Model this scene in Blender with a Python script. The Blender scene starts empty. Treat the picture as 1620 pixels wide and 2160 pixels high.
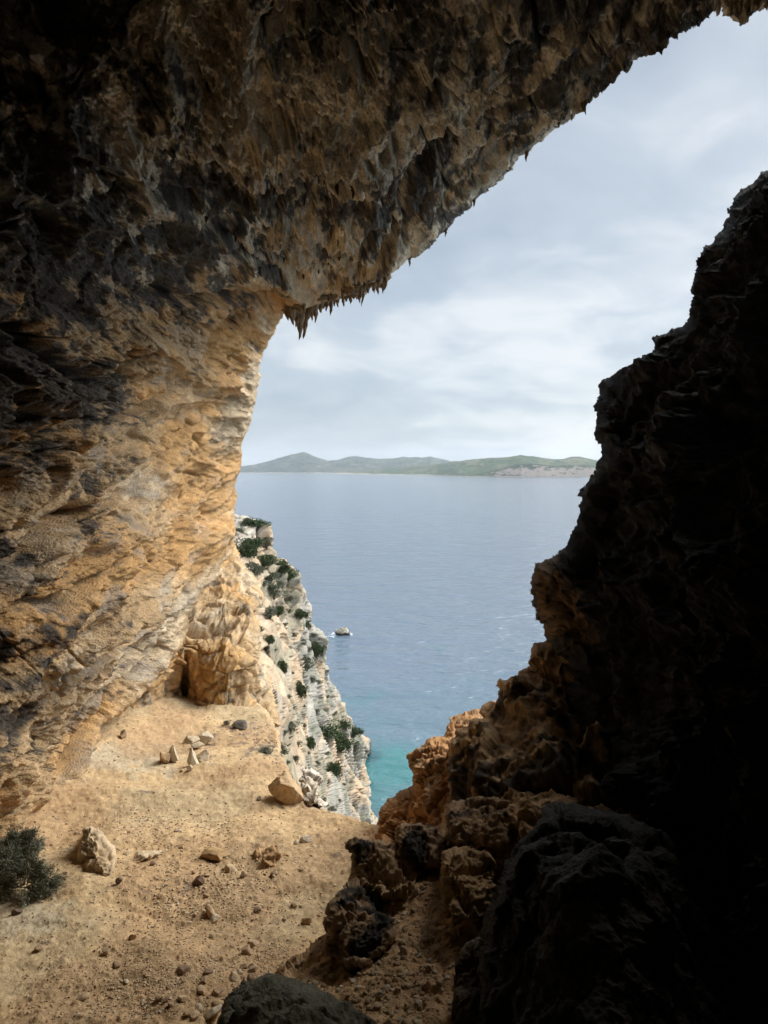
import bpy, math, random
import numpy as np
from mathutils import Vector, Matrix
random.seed(7); np.random.seed(7)
sc = bpy.context.scene
COL = sc.collection
# ------------------------------------------------------------------ camera model
F, CX, CY = 1400.0, 810.0, 1080.0
TH = math.atan(95.0 / F)                    # pitched down: horizon near y = 985 of 2160
CT, ST = math.cos(TH), math.sin(TH)
SEA = -110.0

def ray(px, py):
    x = (np.asarray(px, float) - CX) / F; u = (CY - np.asarray(py, float)) / F
    return np.stack([x, CT + u * ST, -ST + u * CT], -1)
def at(px, py, d): return ray(px, py) * np.asarray(d, float)[..., None]
def hit_z(px, py, z):
    r = ray(px, py); return r * (z / r[..., 2])[..., None]
def proj(P):
    P = np.asarray(P, float)
    d = P[..., 1] * CT - P[..., 2] * ST; u = (P[..., 1] * ST + P[..., 2] * CT) / d
    return CX + F * P[..., 0] / d, CY - F * u, d

# ------------------------------------------------------------------ noise
rs = np.random.RandomState(11)
PERM = np.concatenate([rs.permutation(256)] * 3).astype(np.int32)
G = rs.normal(size=(256, 3)); G = (G / np.linalg.norm(G, axis=1)[:, None]).astype(np.float32)
R3 = rs.rand(256, 3).astype(np.float32)
D3 = rs.normal(size=(256, 3)); D3 = (D3 / np.linalg.norm(D3, axis=1)[:, None]).astype(np.float32)
def _h(i, j, k): return PERM[PERM[PERM[i & 255] + (j & 255)] + (k & 255)]
def perlin(P, seed=0):
    P = np.asarray(P, np.float32) + np.float32(seed * 17.31 + 100.5)
    I = np.floor(P).astype(np.int32); f = P - I
    u = f * f * f * (f * (f * 6 - 15) + 10)
    out = 0
    for a in (0, 1):
        wa = u[:, 0] if a else 1 - u[:, 0]
        for b in (0, 1):
            wb = u[:, 1] if b else 1 - u[:, 1]
            for c in (0, 1):
                wc = u[:, 2] if c else 1 - u[:, 2]
                g = G[_h(I[:, 0] + a, I[:, 1] + b, I[:, 2] + c)]
                out = out + wa * wb * wc * (g[:, 0] * (f[:, 0] - a) + g[:, 1] * (f[:, 1] - b) + g[:, 2] * (f[:, 2] - c))
    return out * 1.5
def fbm(P, o=4, seed=0, gain=.5):
    s, a, fr = 0, 1., 1.
    for k in range(o):
        s = s + a * perlin(P * fr, seed + k); a *= gain; fr *= 2.03
    return s
def ridged(P, o=4, seed=0, gain=.5):
    s, a, fr, w = 0, 1., 1., 1.
    for k in range(o):
        n = 1 - np.abs(perlin(P * fr, seed + k)) * 1.6; n = n * n
        s = s + a * n * w; w = np.clip(n * 1.4, 0, 1); a *= gain; fr *= 2.1
    return s
def worley(P, seed=0, jit=.95):
    P = np.asarray(P, np.float32) + np.float32(seed * 13.7 + 50.25)
    I = np.floor(P).astype(np.int32); f = P - I
    n = len(P); f1 = np.full(n, 9., np.float32); f2 = np.full(n, 9., np.float32)
    cid = np.zeros(n, np.int32); dv = np.zeros((n, 3), np.float32)
    for a in (-1, 0, 1):
        for b in (-1, 0, 1):
            for c in (-1, 0, 1):
                h = _h(I[:, 0] + a, I[:, 1] + b, I[:, 2] + c)
                v = f - (np.array([a, b, c], np.float32) + .5 + (R3[h] - .5) * jit)
                d = np.sqrt((v * v).sum(1))
                m = d < f1
                f2 = np.where(m, f1, np.minimum(f2, d)); f1 = np.where(m, d, f1)
                cid = np.where(m, h, cid); dv[m] = v[m]
    return f1, f2, cid, dv
def facet(P, seed=0, k=1., flat=0.):
    """blocky stone: every cell a randomly tilted plane with a crack at its border"""
    f1, f2, cid, dv = worley(P, seed)
    t = (dv * D3[cid]).sum(1) + flat * dv[:, 1]
    return k * t - .35 * np.exp(-((f2 - f1) / .07) ** 2), cid, f2 - f1
def warp(P, fr, amp, seed=0):
    return P + amp * np.stack([perlin(P * fr, seed), perlin(P * fr, seed + 5), perlin(P * fr, seed + 9)], 1)
def aniso(P, d, k):
    """stretch features along direction d by the factor k"""
    d = np.array(d, float); d /= np.linalg.norm(d)
    return P - ((P @ d) * (1 - 1 / k))[:, None] * d
def sst(a, b, x):
    t = np.clip((x - a) / (b - a), 0, 1); return t * t * (3 - 2 * t)
def mixc(c, d, t): return c * (1 - t[:, None]) + np.asarray(d, float) * t[:, None]
def blobs(px, py, L):
    s = 0
    for (x, y, rx, ry, a) in L:
        s = s + a * np.exp(-(((px - x) / rx) ** 2 + ((py - y) / ry) ** 2))
    return s

# ------------------------------------------------------------------ materials
def mat_attr(name, rough=.9, bump=.4, bscale=14., fine=60., var=.35, spec=.25, dist=.03, ys=1.):
    m = bpy.data.materials.new(name); m.use_nodes = True; nt = m.node_tree; N = nt.nodes; L = nt.links
    b = N['Principled BSDF']; b.inputs['Roughness'].default_value = rough
    b.inputs['Specular IOR Level'].default_value = spec
    at_ = N.new('ShaderNodeAttribute'); at_.attribute_name = 'Col'
    tc = N.new('ShaderNodeTexCoord')
    n1 = N.new('ShaderNodeTexNoise'); n1.inputs['Scale'].default_value = bscale; n1.inputs['Detail'].default_value = 9; n1.inputs['Roughness'].default_value = .65
    n2 = N.new('ShaderNodeTexNoise'); n2.inputs['Scale'].default_value = fine; n2.inputs['Detail'].default_value = 5
    mp = N.new('ShaderNodeMapping'); mp.inputs['Scale'].default_value = (1, ys, 1); L.new(tc.outputs['Object'], mp.inputs[0])
    L.new(mp.outputs[0], n1.inputs['Vector']); L.new(mp.outputs[0], n2.inputs['Vector'])
    mr = N.new('ShaderNodeMapRange'); mr.inputs[1].default_value = .3; mr.inputs[2].default_value = .7
    mr.inputs[3].default_value = 1 - var; mr.inputs[4].default_value = 1 + var
    ad = N.new('ShaderNodeMath'); ad.operation = 'MULTIPLY_ADD'; ad.inputs[1].default_value = .5
    L.new(n2.outputs['Fac'], ad.inputs[0])
    hf = N.new('ShaderNodeMath'); hf.operation = 'MULTIPLY'; hf.inputs[1].default_value = .5
    L.new(n1.outputs['Fac'], hf.inputs[0]); L.new(hf.outputs[0], ad.inputs[2]); L.new(ad.outputs[0], mr.inputs[0])
    vm = N.new('ShaderNodeVectorMath'); vm.operation = 'SCALE'
    L.new(at_.outputs['Color'], vm.inputs[0]); L.new(mr.outputs[0], vm.inputs['Scale'])
    L.new(vm.outputs[0], b.inputs['Base Color'])
    bp = N.new('ShaderNodeBump'); bp.inputs['Strength'].default_value = bump; bp.inputs['Distance'].default_value = dist
    L.new(ad.outputs[0], bp.inputs['Height']); L.new(bp.outputs[0], b.inputs['Normal'])
    return m
M_ROCK = mat_attr('cave_rock', .88, 1., 5., 24., .55, .25, .12, ys=.4)
M_CLIFF = mat_attr('cliff_rock', .9, .7, 1.6, 6., .35, .2, .2, ys=.15)
M_SAND = mat_attr('sandy_earth', .95, .9, 9., 40., .34, .15, .03)
M_STONE = mat_attr('loose_stone', .9, .6, 12., 50., .25, .2, .03)
M_DARK = mat_attr('dark_rock', .9, .9, 8., 40., .5, .15, .05, ys=.7)
M_FAR = mat_attr('far_land', .95, .0, .004, .02, .2, .1, 1.)
def mat_leaf(name, col, var=.5, scale=2.):
    m = bpy.data.materials.new(name); m.use_nodes = True; nt = m.node_tree; N = nt.nodes; L = nt.links
    b = N['Principled BSDF']; b.inputs['Roughness'].default_value = .75; b.inputs['Specular IOR Level'].default_value = .2
    g = N.new('ShaderNodeNewGeometry'); mr = N.new('ShaderNodeMapRange')
    mr.inputs[3].default_value = 1 - var; mr.inputs[4].default_value = 1 + var
    L.new(g.outputs['Random Per Island'], mr.inputs[0])
    vm = N.new('ShaderNodeVectorMath'); vm.operation = 'SCALE'; vm.inputs[0].default_value = col
    L.new(mr.outputs[0], vm.inputs['Scale']); L.new(vm.outputs[0], b.inputs['Base Color'])
    return m
M_LEAF = mat_leaf('shrub_leaves', (.065, .088, .036)); M_LEAF2 = mat_leaf('grey_leaves', (.14, .145, .095))
M_LEAF3 = mat_leaf('bush_leaves', (.17, .17, .12)); M_TWIG = mat_leaf('twigs', (.10, .075, .055), .3)

# ------------------------------------------------------------------ mesh helpers
def tag(o, label=None, cat=None, group=None, kind=None):
    if label: o['label'] = label
    if cat: o['category'] = cat
    if group: o['group'] = group
    if kind: o['kind'] = kind
    return o
def build(name, V, Fc, C, mat, parent=None, smooth=True):
    me = bpy.data.meshes.new(name)
    Fc = np.asarray(Fc, np.int32); k = Fc.shape[1]
    me.vertices.add(len(V)); me.vertices.foreach_set('co', np.asarray(V, np.float32).ravel())
    me.loops.add(Fc.size); me.loops.foreach_set('vertex_index', Fc.ravel())
    me.polygons.add(len(Fc)); me.polygons.foreach_set('loop_start', np.arange(0, Fc.size, k, dtype=np.int32))
    me.update(calc_edges=True); me.validate()
    if smooth: me.polygons.foreach_set('use_smooth', np.ones(len(me.polygons), bool))
    if C is not None:
        a = me.attributes.new('Col', 'FLOAT_COLOR', 'POINT')
        c = np.ones((len(V), 4), np.float32); c[:, :3] = np.clip(C, 0, 1); a.data.foreach_set('color', c.ravel())
    me.materials.append(mat)
    o = bpy.data.objects.new(name, me); COL.objects.link(o)
    if parent is not None: o.parent = parent
    return o
def tps(ctrl, X, Y):
    c = np.array(ctrl, float); S = 500.
    cx, cy, v = c[:, 0] / S, c[:, 1] / S, np.log(c[:, 2])
    def U(r2): return .5 * r2 * np.log(r2 + 1e-9)
    n = len(c); K = U((cx[:, None] - cx) ** 2 + (cy[:, None] - cy) ** 2) + np.eye(n) * 2e-3
    A = np.zeros((n + 3, n + 3)); A[:n, :n] = K; A[:n, n] = 1; A[:n, n + 1] = cx; A[:n, n + 2] = cy
    A[n:, :n] = A[:n, n:].T
    w = np.linalg.solve(A, np.concatenate([v, [0, 0, 0]]))
    x = X.ravel() / S; y = Y.ravel() / S; out = w[n] + w[n + 1] * x + w[n + 2] * y
    for i in range(n): out += w[i] * U((x - cx[i]) ** 2 + (y - cy[i]) ** 2)
    return np.exp(out).reshape(X.shape)
def sdf(poly, X, Y):
    p = np.array(poly, float); q = np.roll(p, -1, 0)
    d2 = np.full(X.shape, 1e12); ins = np.zeros(X.shape, bool)
    for (x0, y0), (x1, y1) in zip(p, q):
        ex, ey = x1 - x0, y1 - y0; wx, wy = X - x0, Y - y0
        t = np.clip((wx * ex + wy * ey) / (ex * ex + ey * ey + 1e-9), 0, 1)
        d2 = np.minimum(d2, (wx - ex * t) ** 2 + (wy - ey * t) ** 2)
        c = ((y0 > Y) != (y1 > Y)) & (X < (x1 - x0) * (Y - y0) / (y1 - y0 + 1e-12) + x0)
        ins ^= c
    d = np.sqrt(d2); return np.where(ins, d, -d)
def axis(a, b, lo, hi, step):
    """even spacing where it matters, growing towards the far ends of big masses"""
    m = np.arange(max(a, lo), min(b, hi), step); L, Rr = [], []
    x, st = m[0], step
    while x > a: st *= 1.05; x -= st; L.append(x)
    x, st = m[-1], step
    while x < b: st *= 1.05; x += st; Rr.append(x)
    return np.concatenate([L[::-1], m, Rr])
def clog(P, y0=8.):
    """rock beds are drawn out along the axis of the cave, more so farther out"""
    Q = np.array(P, float); y = np.maximum(Q[:, 1], 1e-3); Q[:, 1] = np.where(y < y0, y, y0 + y0 * np.log(y / y0)); return Q
def relief(name, poly, ctrl, disp, color, mat, step=2.4, rw=25., rd=1.5, en=(4., .03), skirt=(2., 8.),
           depthfn=None, parent=None, ep=1., en2=2., er=.15, nb=.25):
    """a rock mass: its outline at its own distances, surface depth from control points, edges rounded away, body closed behind"""
    p = np.array(poly, float); x0, y0 = p.min(0) - 8; x1, y1 = p.max(0) + 8
    xs = axis(x0, x1, -50, 1670, step); ys = axis(y0, y1, -50, 2210, step); X, Y = np.meshgrid(xs, ys)
    s = sdf(poly, X, Y)
    fl = np.stack([X.ravel(), Y.ravel(), np.full(X.size, hash_name(name))], 1)
    s = s + (fbm(fl * en[1], 4, 3) * en[0] + perlin(fl * .13, 4) * en2).reshape(X.shape)
    gy, gx = np.gradient(s, ys, xs); gl = np.sqrt(gx * gx + gy * gy) + 1e-6; gx /= gl; gy /= gl
    keep = s > -step * 1.2
    out = s < 0
    X2 = np.where(out & keep, X - gx * np.maximum(s, -3 * step), X); Y2 = np.where(out & keep, Y - gy * np.maximum(s, -3 * step), Y)
    d = depthfn(X2, Y2) if depthfn else tps(ctrl, X2, Y2)
    c = np.clip(s / rw, 0, 1); d = d + rd * (1 - np.sqrt(np.clip(1 - (1 - c) ** (2 * ep), 0, 1)))
    P = at(X2, Y2, d)
    du = np.gradient(P, axis=1); dv = np.gradient(P, axis=0)
    Nn = np.cross(dv, du); Nn /= (np.linalg.norm(Nn, axis=2)[..., None] + 1e-12)
    fl_ = (Nn * P).sum(2) > 0; Nn[fl_] *= -1
    m = keep.ravel(); Pk = P.reshape(-1, 3)[m]; Nk = Nn.reshape(-1, 3)[m]; xk = X2.ravel()[m]; yk = Y2.ravel()[m]; sk = s.ravel()[m]
    h, aux = disp(Pk, xk, yk, sk)
    ramp = er + (1 - er) * np.clip(sk / (rw + 1), 0, 1)
    vdir = -Pk / np.linalg.norm(Pk, axis=1)[:, None]; D_ = Nk * (1 - nb) + vdir * nb; D_ /= np.linalg.norm(D_, axis=1)[:, None]
    V = Pk + D_ * (h * ramp)[:, None]
    # unsmoothed normal of the finished surface, for colours that depend on which way a face looks (dust, lichen)
    C = color(V, xk, yk, h, aux, Nk)
    idx = -np.ones(X.size, np.int64); idx[m] = np.arange(m.sum()); idx = idx.reshape(X.shape)
    q = np.stack([idx[:-1, :-1], idx[1:, :-1], idx[1:, 1:], idx[:-1, 1:]], -1).reshape(-1, 4)
    q = q[(q >= 0).all(1)]
    use = np.zeros(len(V), bool); use[q.ravel()] = True
    remap = np.cumsum(use) - 1; q = remap[q]; V = V[use]; C = C[use]
    g2 = np.stack([gx.ravel()[m][use], gy.ravel()[m][use]], 1)
    # skirt
    e = np.concatenate([q[:, [0, 1]], q[:, [1, 2]], q[:, [2, 3]], q[:, [3, 0]]]); n = len(V)
    key = np.minimum(e[:, 0], e[:, 1]).astype(np.int64) * n + np.maximum(e[:, 0], e[:, 1])
    u, fi, ct = np.unique(key, return_index=True, return_counts=True); be = e[fi[ct == 1]]
    bv = np.unique(be); mp = -np.ones(n, np.int64); mp[bv] = np.arange(len(bv))
    vx, vy, vd = proj(V[bv]); rings = [V[bv]]; cols = [C[bv]]; base = [bv]
    Vall = [V]; Call = [C]; Fall = [q]; prev = bv; off = n
    for L in skirt:
        ins = 6. + 60. * L / (vd + L)
        pn = at(vx + g2[bv, 0] * ins, vy + g2[bv, 1] * ins, vd + L)
        cur = off + np.arange(len(bv)); off += len(bv)
        Vall.append(pn); Call.append(C[bv]); a, b = mp[be[:, 0]], mp[be[:, 1]]
        Fall.append(np.stack([prev[b], prev[a], cur[a], cur[b]], 1)); prev = cur
    return build(name, np.concatenate(Vall), np.concatenate(Fall), np.concatenate(Call), mat, parent)
def hash_name(n): return (sum(ord(c) * (i + 3) for i, c in enumerate(n)) % 997) * 1.37

TAN = np.array([.42, .285, .15]); ORANGE = np.array([.44, .255, .10]); PALE = np.array([.45, .35, .23])
WHITE = np.array([.52, .465, .38]); BLACK = np.array([.010, .009, .008]); GREY = np.array([.24, .22, .19])
BROWN = np.array([.16, .095, .055])

# ------------------------------------------------------------------ cave roof and left wall
S1 = [(-2600, 3600), (-1000, 2800), (-400, 2350), (-150, 2050), (0, 1935), (60, 1850), (110, 1740), (165, 1660), (205, 1590), (222, 1540), (290, 1478), (340, 1415),
      (385, 1365), (400, 1300), (425, 1250), (462, 1215), (490, 1170), (498, 1080), (506, 990), (514, 930), (530, 880), (546, 825), (551, 765), (573, 715), (600, 668),
      (650, 655), (700, 640), (770, 617), (808, 598), (818, 588), (860, 557), (900, 533), (950, 483), (1000, 432), (1060, 382), (1110, 328),
      (1170, 270), (1235, 225), (1300, 165), (1340, 132), (1400, 90), (1450, 58), (1528, 10), (1545, 22), (1562, 32), (1590, 26), (1620, 12),
      (1720, -20), (1900, 0), (2100, 120), (2600, 500), (2900, 300), (2900, -2200), (-2600, -2200)]
C1 = [(0, 1850, 13.6), (-200, 1850, 11), (100, 1700, 17.5), (200, 1570, 22), (300, 1470, 25), (390, 1350, 29), (450, 1250, 33), (490, 1170, 37), (500, 1080, 38),
      (510, 950, 37), (548, 820, 34), (570, 720, 31), (600, 670, 28), (0, 1400, 11.5), (0, 1000, 10), (0, 600, 10.2), (0, 300, 10.5), (0, 0, 10.2),
      (200, 1400, 17.5), (200, 1000, 15), (200, 700, 14.5), (350, 1200, 22), (350, 1000, 22.5), (350, 800, 20), (450, 900, 28), (450, 700, 21),
      (300, 550, 15.), (450, 580, 19), (600, 640, 26), (700, 600, 24.5), (810, 598, 24), (600, 520, 19.5), (760, 480, 18.5), (900, 530, 22.5), (400, 300, 12.5), (600, 300, 13), (300, 0, 9.8), (600, 0, 9.6),
      (800, 300, 13.7), (900, 100, 11), (900, 0, 10), (1000, 430, 20), (1110, 328, 18), (1235, 225, 16), (1340, 132, 14.7), (1530, 10, 13.2), (1200, 0, 10.8),
      (1060, 150, 13), (1620, 12, 13), (-500, 600, 8.6), (-500, 1400, 8.8), (-500, 0, 8.2), (-500, -500, 6.6), (200, -500, 7.5), (800, -500, 7.5), (1400, -400, 8), (2000, -400, 7),
      (-900, 500, 7), (-900, 1400, 7), (-900, -900, 5.2), (800, -900, 5.8), (2400, -800, 4.6), (2500, 300, 7), (-2400, 600, 3.5), (-2400, 2400, 3.5), (800, -2000, 3.5), (-2000, -1800, 3.2), (2800, -1800, 3), (2800, 200, 4.5), (-1600, 1000, 4.9), (2000, 0, 10), (-900, 2400, 6.5), (-300, 2200, 9)]
def groove(x, y, pl, w, rough):
    """asymmetric notch along a polyline: undercut on its lower right, easing off on the upper left"""
    p = np.array(pl, float); best = np.full(x.shape, 1e9); 
    for (x0, y0), (x1, y1) in zip(p[:-1], p[1:]):
        ex, ey = x1 - x0, y1 - y0; t = np.clip(((x - x0) * ex + (y - y0) * ey) / (ex * ex + ey * ey), 0, 1)
        dx, dy = x - x0 - ex * t, y - y0 - ey * t; dd = np.sqrt(dx * dx + dy * dy) * (1 + .5 * (dy < 0)) + rough; best = np.minimum(best, dd)
    return np.exp(-(np.maximum(best, 0) / w) ** 2)
GROOVES = [([(-60, 1300), (20, 1230), (90, 1185), (150, 1110), (205, 1065)], 20, 1.1), ([(-80, 1560), (0, 1535), (60, 1510)], 26, 1.3), ([(60, 1500), (150, 1440), (240, 1395), (330, 1300)], 11, .5),
           ([(60, 1320), (160, 1290), (260, 1215), (330, 1140)], 10, .45), ([(120, 1640), (200, 1540), (270, 1450), (350, 1370)], 12, .6), ([(150, 1200), (210, 1110), (330, 1020), (420, 900)], 9, .4),
           ([(280, 900), (340, 850), (420, 800), (520, 700)], 13, .55), ([(360, 620), (440, 650), (520, 640), (590, 650)], 16, .8), ([(0, 980), (90, 950), (180, 880)], 14, .6), ([(60, 700), (130, 780), (200, 800)], 16, .6),
           ([(780, 520), (830, 460), (880, 380), (960, 320)], 15, .7), ([(880, 400), (960, 350), (1030, 290), (1110, 200), (1200, 120)], 11, .55), ([(800, 560), (850, 500), (920, 440)], 9, .4),
           ([(350, 120), (420, 210), (480, 290)], 8, .35), ([(430, 170), (520, 250), (620, 300)], 8, .35), ([(640, 40), (740, 120), (790, 200)], 9, .4), ([(150, 330), (300, 400), (420, 430)], 12, .4), ([(420, 480), (560, 470), (700, 500)], 9, .35), ([(450, 540), (600, 545), (760, 560)], 8, .35)]
def d1(P, x, y, s):
    P = clog(P)
    gr_ = 0
    rg = 9 * perlin(P * .9, 23) + 5 * perlin(P * 2.5, 24)
    for pl, w_, dp in GROOVES: gr_ = gr_ + dp * groove(x + rg, y - rg, pl, w_, 0)
    up = sst(640, 520, y + (x - 300) * -.10) * sst(1300, 300, y)        # roof
    fade = 1.
    q = warp(P, .35, .9, 1)
    qa = aniso(q, (.15, 1, .28), 1.7)
    big = ridged(qa * .22, 3, 2) - .9
    mid = ridged(aniso(warp(P, .9, .35, 4), (.2, 1, .35), 1.6) * .62, 4, 6) - .8
    f1, f2, cid, dv = worley(warp(P, 1.1, .3, 8) * np.array([1.25, .85, 1.15]), 2)
    knob = (.55 - f1)
    g1, g2, c2, _ = worley(warp(P, 2.5, .15, 9) * 3.1, 4)
    fc, fid, crk = facet(warp(P, .6, .4, 12) * np.array([.75, .5, .85]), 6, .9)
    small = ridged(aniso(P, (.2, 1, .3), 1.6) * 2.4, 4, 15, .6) - .8
    k1, _, _, _ = worley(warp(P, 5, .08, 11) * 7., 3)
    pit = -sst(.25, .55, perlin(P * 1.7, 21)) * .22
    fw = ridged(aniso(warp(P, .45, .8, 26), (.12, 1, .55), 3.5) * .55, 4, 27, .55) - .8
    rgh = sst(-.35, .35, perlin(P * .32, 28) + .5 * perlin(P * .9, 29))            # rough, pocketed areas against smoother flowstone
    ca = aniso(warp(P, .7, .5, 34), (.12, 1, .7), 3.); cb = aniso(warp(P, .8, .4, 35), (.1, -.25, 1), 3.)
    crack = .34 * np.exp(-(perlin(ca * .75, 36) / .035) ** 2) * sst(-.3, .2, perlin(P * .5, 37)) + .22 * np.exp(-(perlin(cb * 1.1, 38) / .03) ** 2) * sst(-.1, .3, perlin(P * .7, 39)) + .14 * np.exp(-(perlin(ca * 2.3, 40) / .05) ** 2) * rgh
    h = .66 * big + .44 * fw + .16 * mid + .20 * knob + .10 * fc + .5 * pit + (.25 + .75 * rgh) * (.13 * (.5 - g1) + .12 * small + .9 * pit + .07 * (.5 - k1) + .06 * (ridged(P * 5.5, 3, 19) - .8)) + .05 * fbm(P * 6, 4, 17, .7) - crack
    # roof: long drapery folds instead of knobs
    fold = ridged(aniso(warp(P, .5, .7, 31), (-.55, 1, -.1), 2.4) * .9, 4, 33) - .8
    hr = .5 * big + .38 * fold + .10 * knob + (.3 + .7 * rgh) * (.20 * small + .10 * (.5 - g1) + .06 * (.5 - k1)) + .07 * fbm(P * 6, 4, 17, .7) + .08 * fc - 1.2 * crack + pit * 1.2 + .06 * (.5 - g1)
    h = h * (1 - up) + hr * up
    # overhanging lips along the wall
    return h * .9 - gr_, (up, mid, knob, fid, small, big)
def c1(V, x, y, h, aux, N):
    up, mid, knob, fid, small, big = aux
    V = clog(V); w = warp(V, .4, .8, 41)
    n1 = fbm(w * .35, 4, 42); n2 = fbm(w * 1.1, 4, 43); n3 = fbm(V * 4, 5, 44, .7)
    c = np.tile(TAN, (len(V), 1))
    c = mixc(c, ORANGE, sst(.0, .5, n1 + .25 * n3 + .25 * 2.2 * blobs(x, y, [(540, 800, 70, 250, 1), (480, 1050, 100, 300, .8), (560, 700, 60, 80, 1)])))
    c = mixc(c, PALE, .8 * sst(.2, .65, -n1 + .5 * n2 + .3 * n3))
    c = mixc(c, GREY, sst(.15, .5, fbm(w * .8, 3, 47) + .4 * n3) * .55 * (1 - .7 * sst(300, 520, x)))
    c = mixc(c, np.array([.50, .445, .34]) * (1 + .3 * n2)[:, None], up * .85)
    # black patina and shade together, both put into the rock colour
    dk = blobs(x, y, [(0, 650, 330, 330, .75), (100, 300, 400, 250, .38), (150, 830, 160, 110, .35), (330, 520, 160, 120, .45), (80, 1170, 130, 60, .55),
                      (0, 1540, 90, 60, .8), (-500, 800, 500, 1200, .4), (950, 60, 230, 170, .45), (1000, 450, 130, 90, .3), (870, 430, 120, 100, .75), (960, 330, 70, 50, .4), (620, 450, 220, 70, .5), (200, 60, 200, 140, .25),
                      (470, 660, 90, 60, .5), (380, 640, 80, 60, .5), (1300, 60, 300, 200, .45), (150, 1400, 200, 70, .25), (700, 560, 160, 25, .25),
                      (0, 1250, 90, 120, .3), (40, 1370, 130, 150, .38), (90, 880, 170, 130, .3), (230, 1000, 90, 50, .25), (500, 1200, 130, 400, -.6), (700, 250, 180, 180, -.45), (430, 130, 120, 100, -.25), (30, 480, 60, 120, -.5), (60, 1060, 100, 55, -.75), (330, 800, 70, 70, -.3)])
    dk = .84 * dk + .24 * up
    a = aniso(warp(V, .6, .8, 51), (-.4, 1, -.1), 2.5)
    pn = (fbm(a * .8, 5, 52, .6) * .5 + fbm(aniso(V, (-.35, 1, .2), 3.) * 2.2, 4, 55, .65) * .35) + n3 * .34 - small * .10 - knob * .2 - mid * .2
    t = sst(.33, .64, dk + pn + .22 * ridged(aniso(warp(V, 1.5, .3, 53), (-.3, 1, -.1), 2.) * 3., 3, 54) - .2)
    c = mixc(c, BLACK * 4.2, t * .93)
    c = c * (1 + .22 * n3 + .25 * n2)[:, None]
    return c
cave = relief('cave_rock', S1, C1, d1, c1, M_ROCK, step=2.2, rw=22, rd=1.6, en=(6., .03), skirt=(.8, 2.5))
tag(cave, 'arching cave roof and overhanging tan left wall with black patina and painted shade', kind='structure')

# ------------------------------------------------------------------ cliff behind the ledge
S2 = [(150, 1620), (180, 1420), (330, 1250), (440, 1140), (497, 1150), (515, 1190), (548, 1225), (560, 1260), (535, 1300), (556, 1330), (550, 1390), (572, 1430), (582, 1480), (590, 1530), (480, 1560), (300, 1610)]
C2 = [(180, 1560, 26.5), (240, 1540, 27.5), (330, 1510, 29), (390, 1500, 31), (440, 1500, 30.5), (560, 1505, 31.5), (240, 1440, 27), (330, 1400, 28.6), (388, 1400, 31.8), (388, 1480, 32), (420, 1400, 31), (480, 1420, 30.5),
      (430, 1345, 31.8), (520, 1340, 33), (460, 1300, 34.5), (480, 1230, 37.5), (530, 1260, 38.5), (500, 1180, 42), (560, 1450, 34), (400, 1250, 35), (150, 1620, 24), (500, 1560, 29)]
def d2(P, x, y, s):
    P = P * np.array([1, .35, 1]); q = warp(P, .5, .22, 61)
    fc, fid, crk = facet(q * np.array([.42, .42, .40]), 62, 1.3)
    fc2, fid2, crk2 = facet(q * np.array([1.3, 1.3, 1.0]), 63, .9)
    vert = ridged(aniso(q, (.1, .1, 1), 2.5) * .8, 4, 64) - .8
    fc3, _, _ = facet(warp(P, 2, .1, 66) * np.array([3., 3., 2.2]), 67, .9)
    h = .42 * fc + .32 * fc2 + .10 * fc3 + .26 * vert + .05 * fbm(P * 4, 4, 65)
    h = h - 1.3 * blobs(x, y, [(389, 1485, 5, 34, 1.), (392, 1430, 5, 50, .5)]) - 1.2 * np.exp(-((y - (1320 - .1 * (x - 450))) / 8) ** 2) * sst(520, 430, x)
    return h, (fid, vert, fid2)
def c2(V, x, y, h, aux, N):
    fid, vert, fid2 = aux
    w = warp(V, .3, 1., 71); n1 = fbm(w * .25, 4, 72); n2 = fbm(w * 1.5, 4, 73)
    c = np.tile(TAN * .98, (len(V), 1))
    c = mixc(c, ORANGE * .98, sst(.0, .4, n1 + .3 * n2) * .75)
    c = mixc(c, PALE * .95, sst(.15, .6, -n1 + .3 * n2 + .2 * (R3[fid, 0] - .5)))
    st = fbm(aniso(w, (0, 0, 1), 4) * 1.2, 4, 75)
    c = mixc(c, GREY * .6, sst(.3, .6, st) * .6)
    return c * (1 + .3 * n2)[:, None]
cl = relief('cliff_face', S2, C2, d2, c2, M_CLIFF, step=1.7, rw=14, rd=1.5, en=(5., .04), skirt=(3., 12.))
tag(cl, 'orange and tan limestone cliff behind the sandy ledge', kind='structure')

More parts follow.
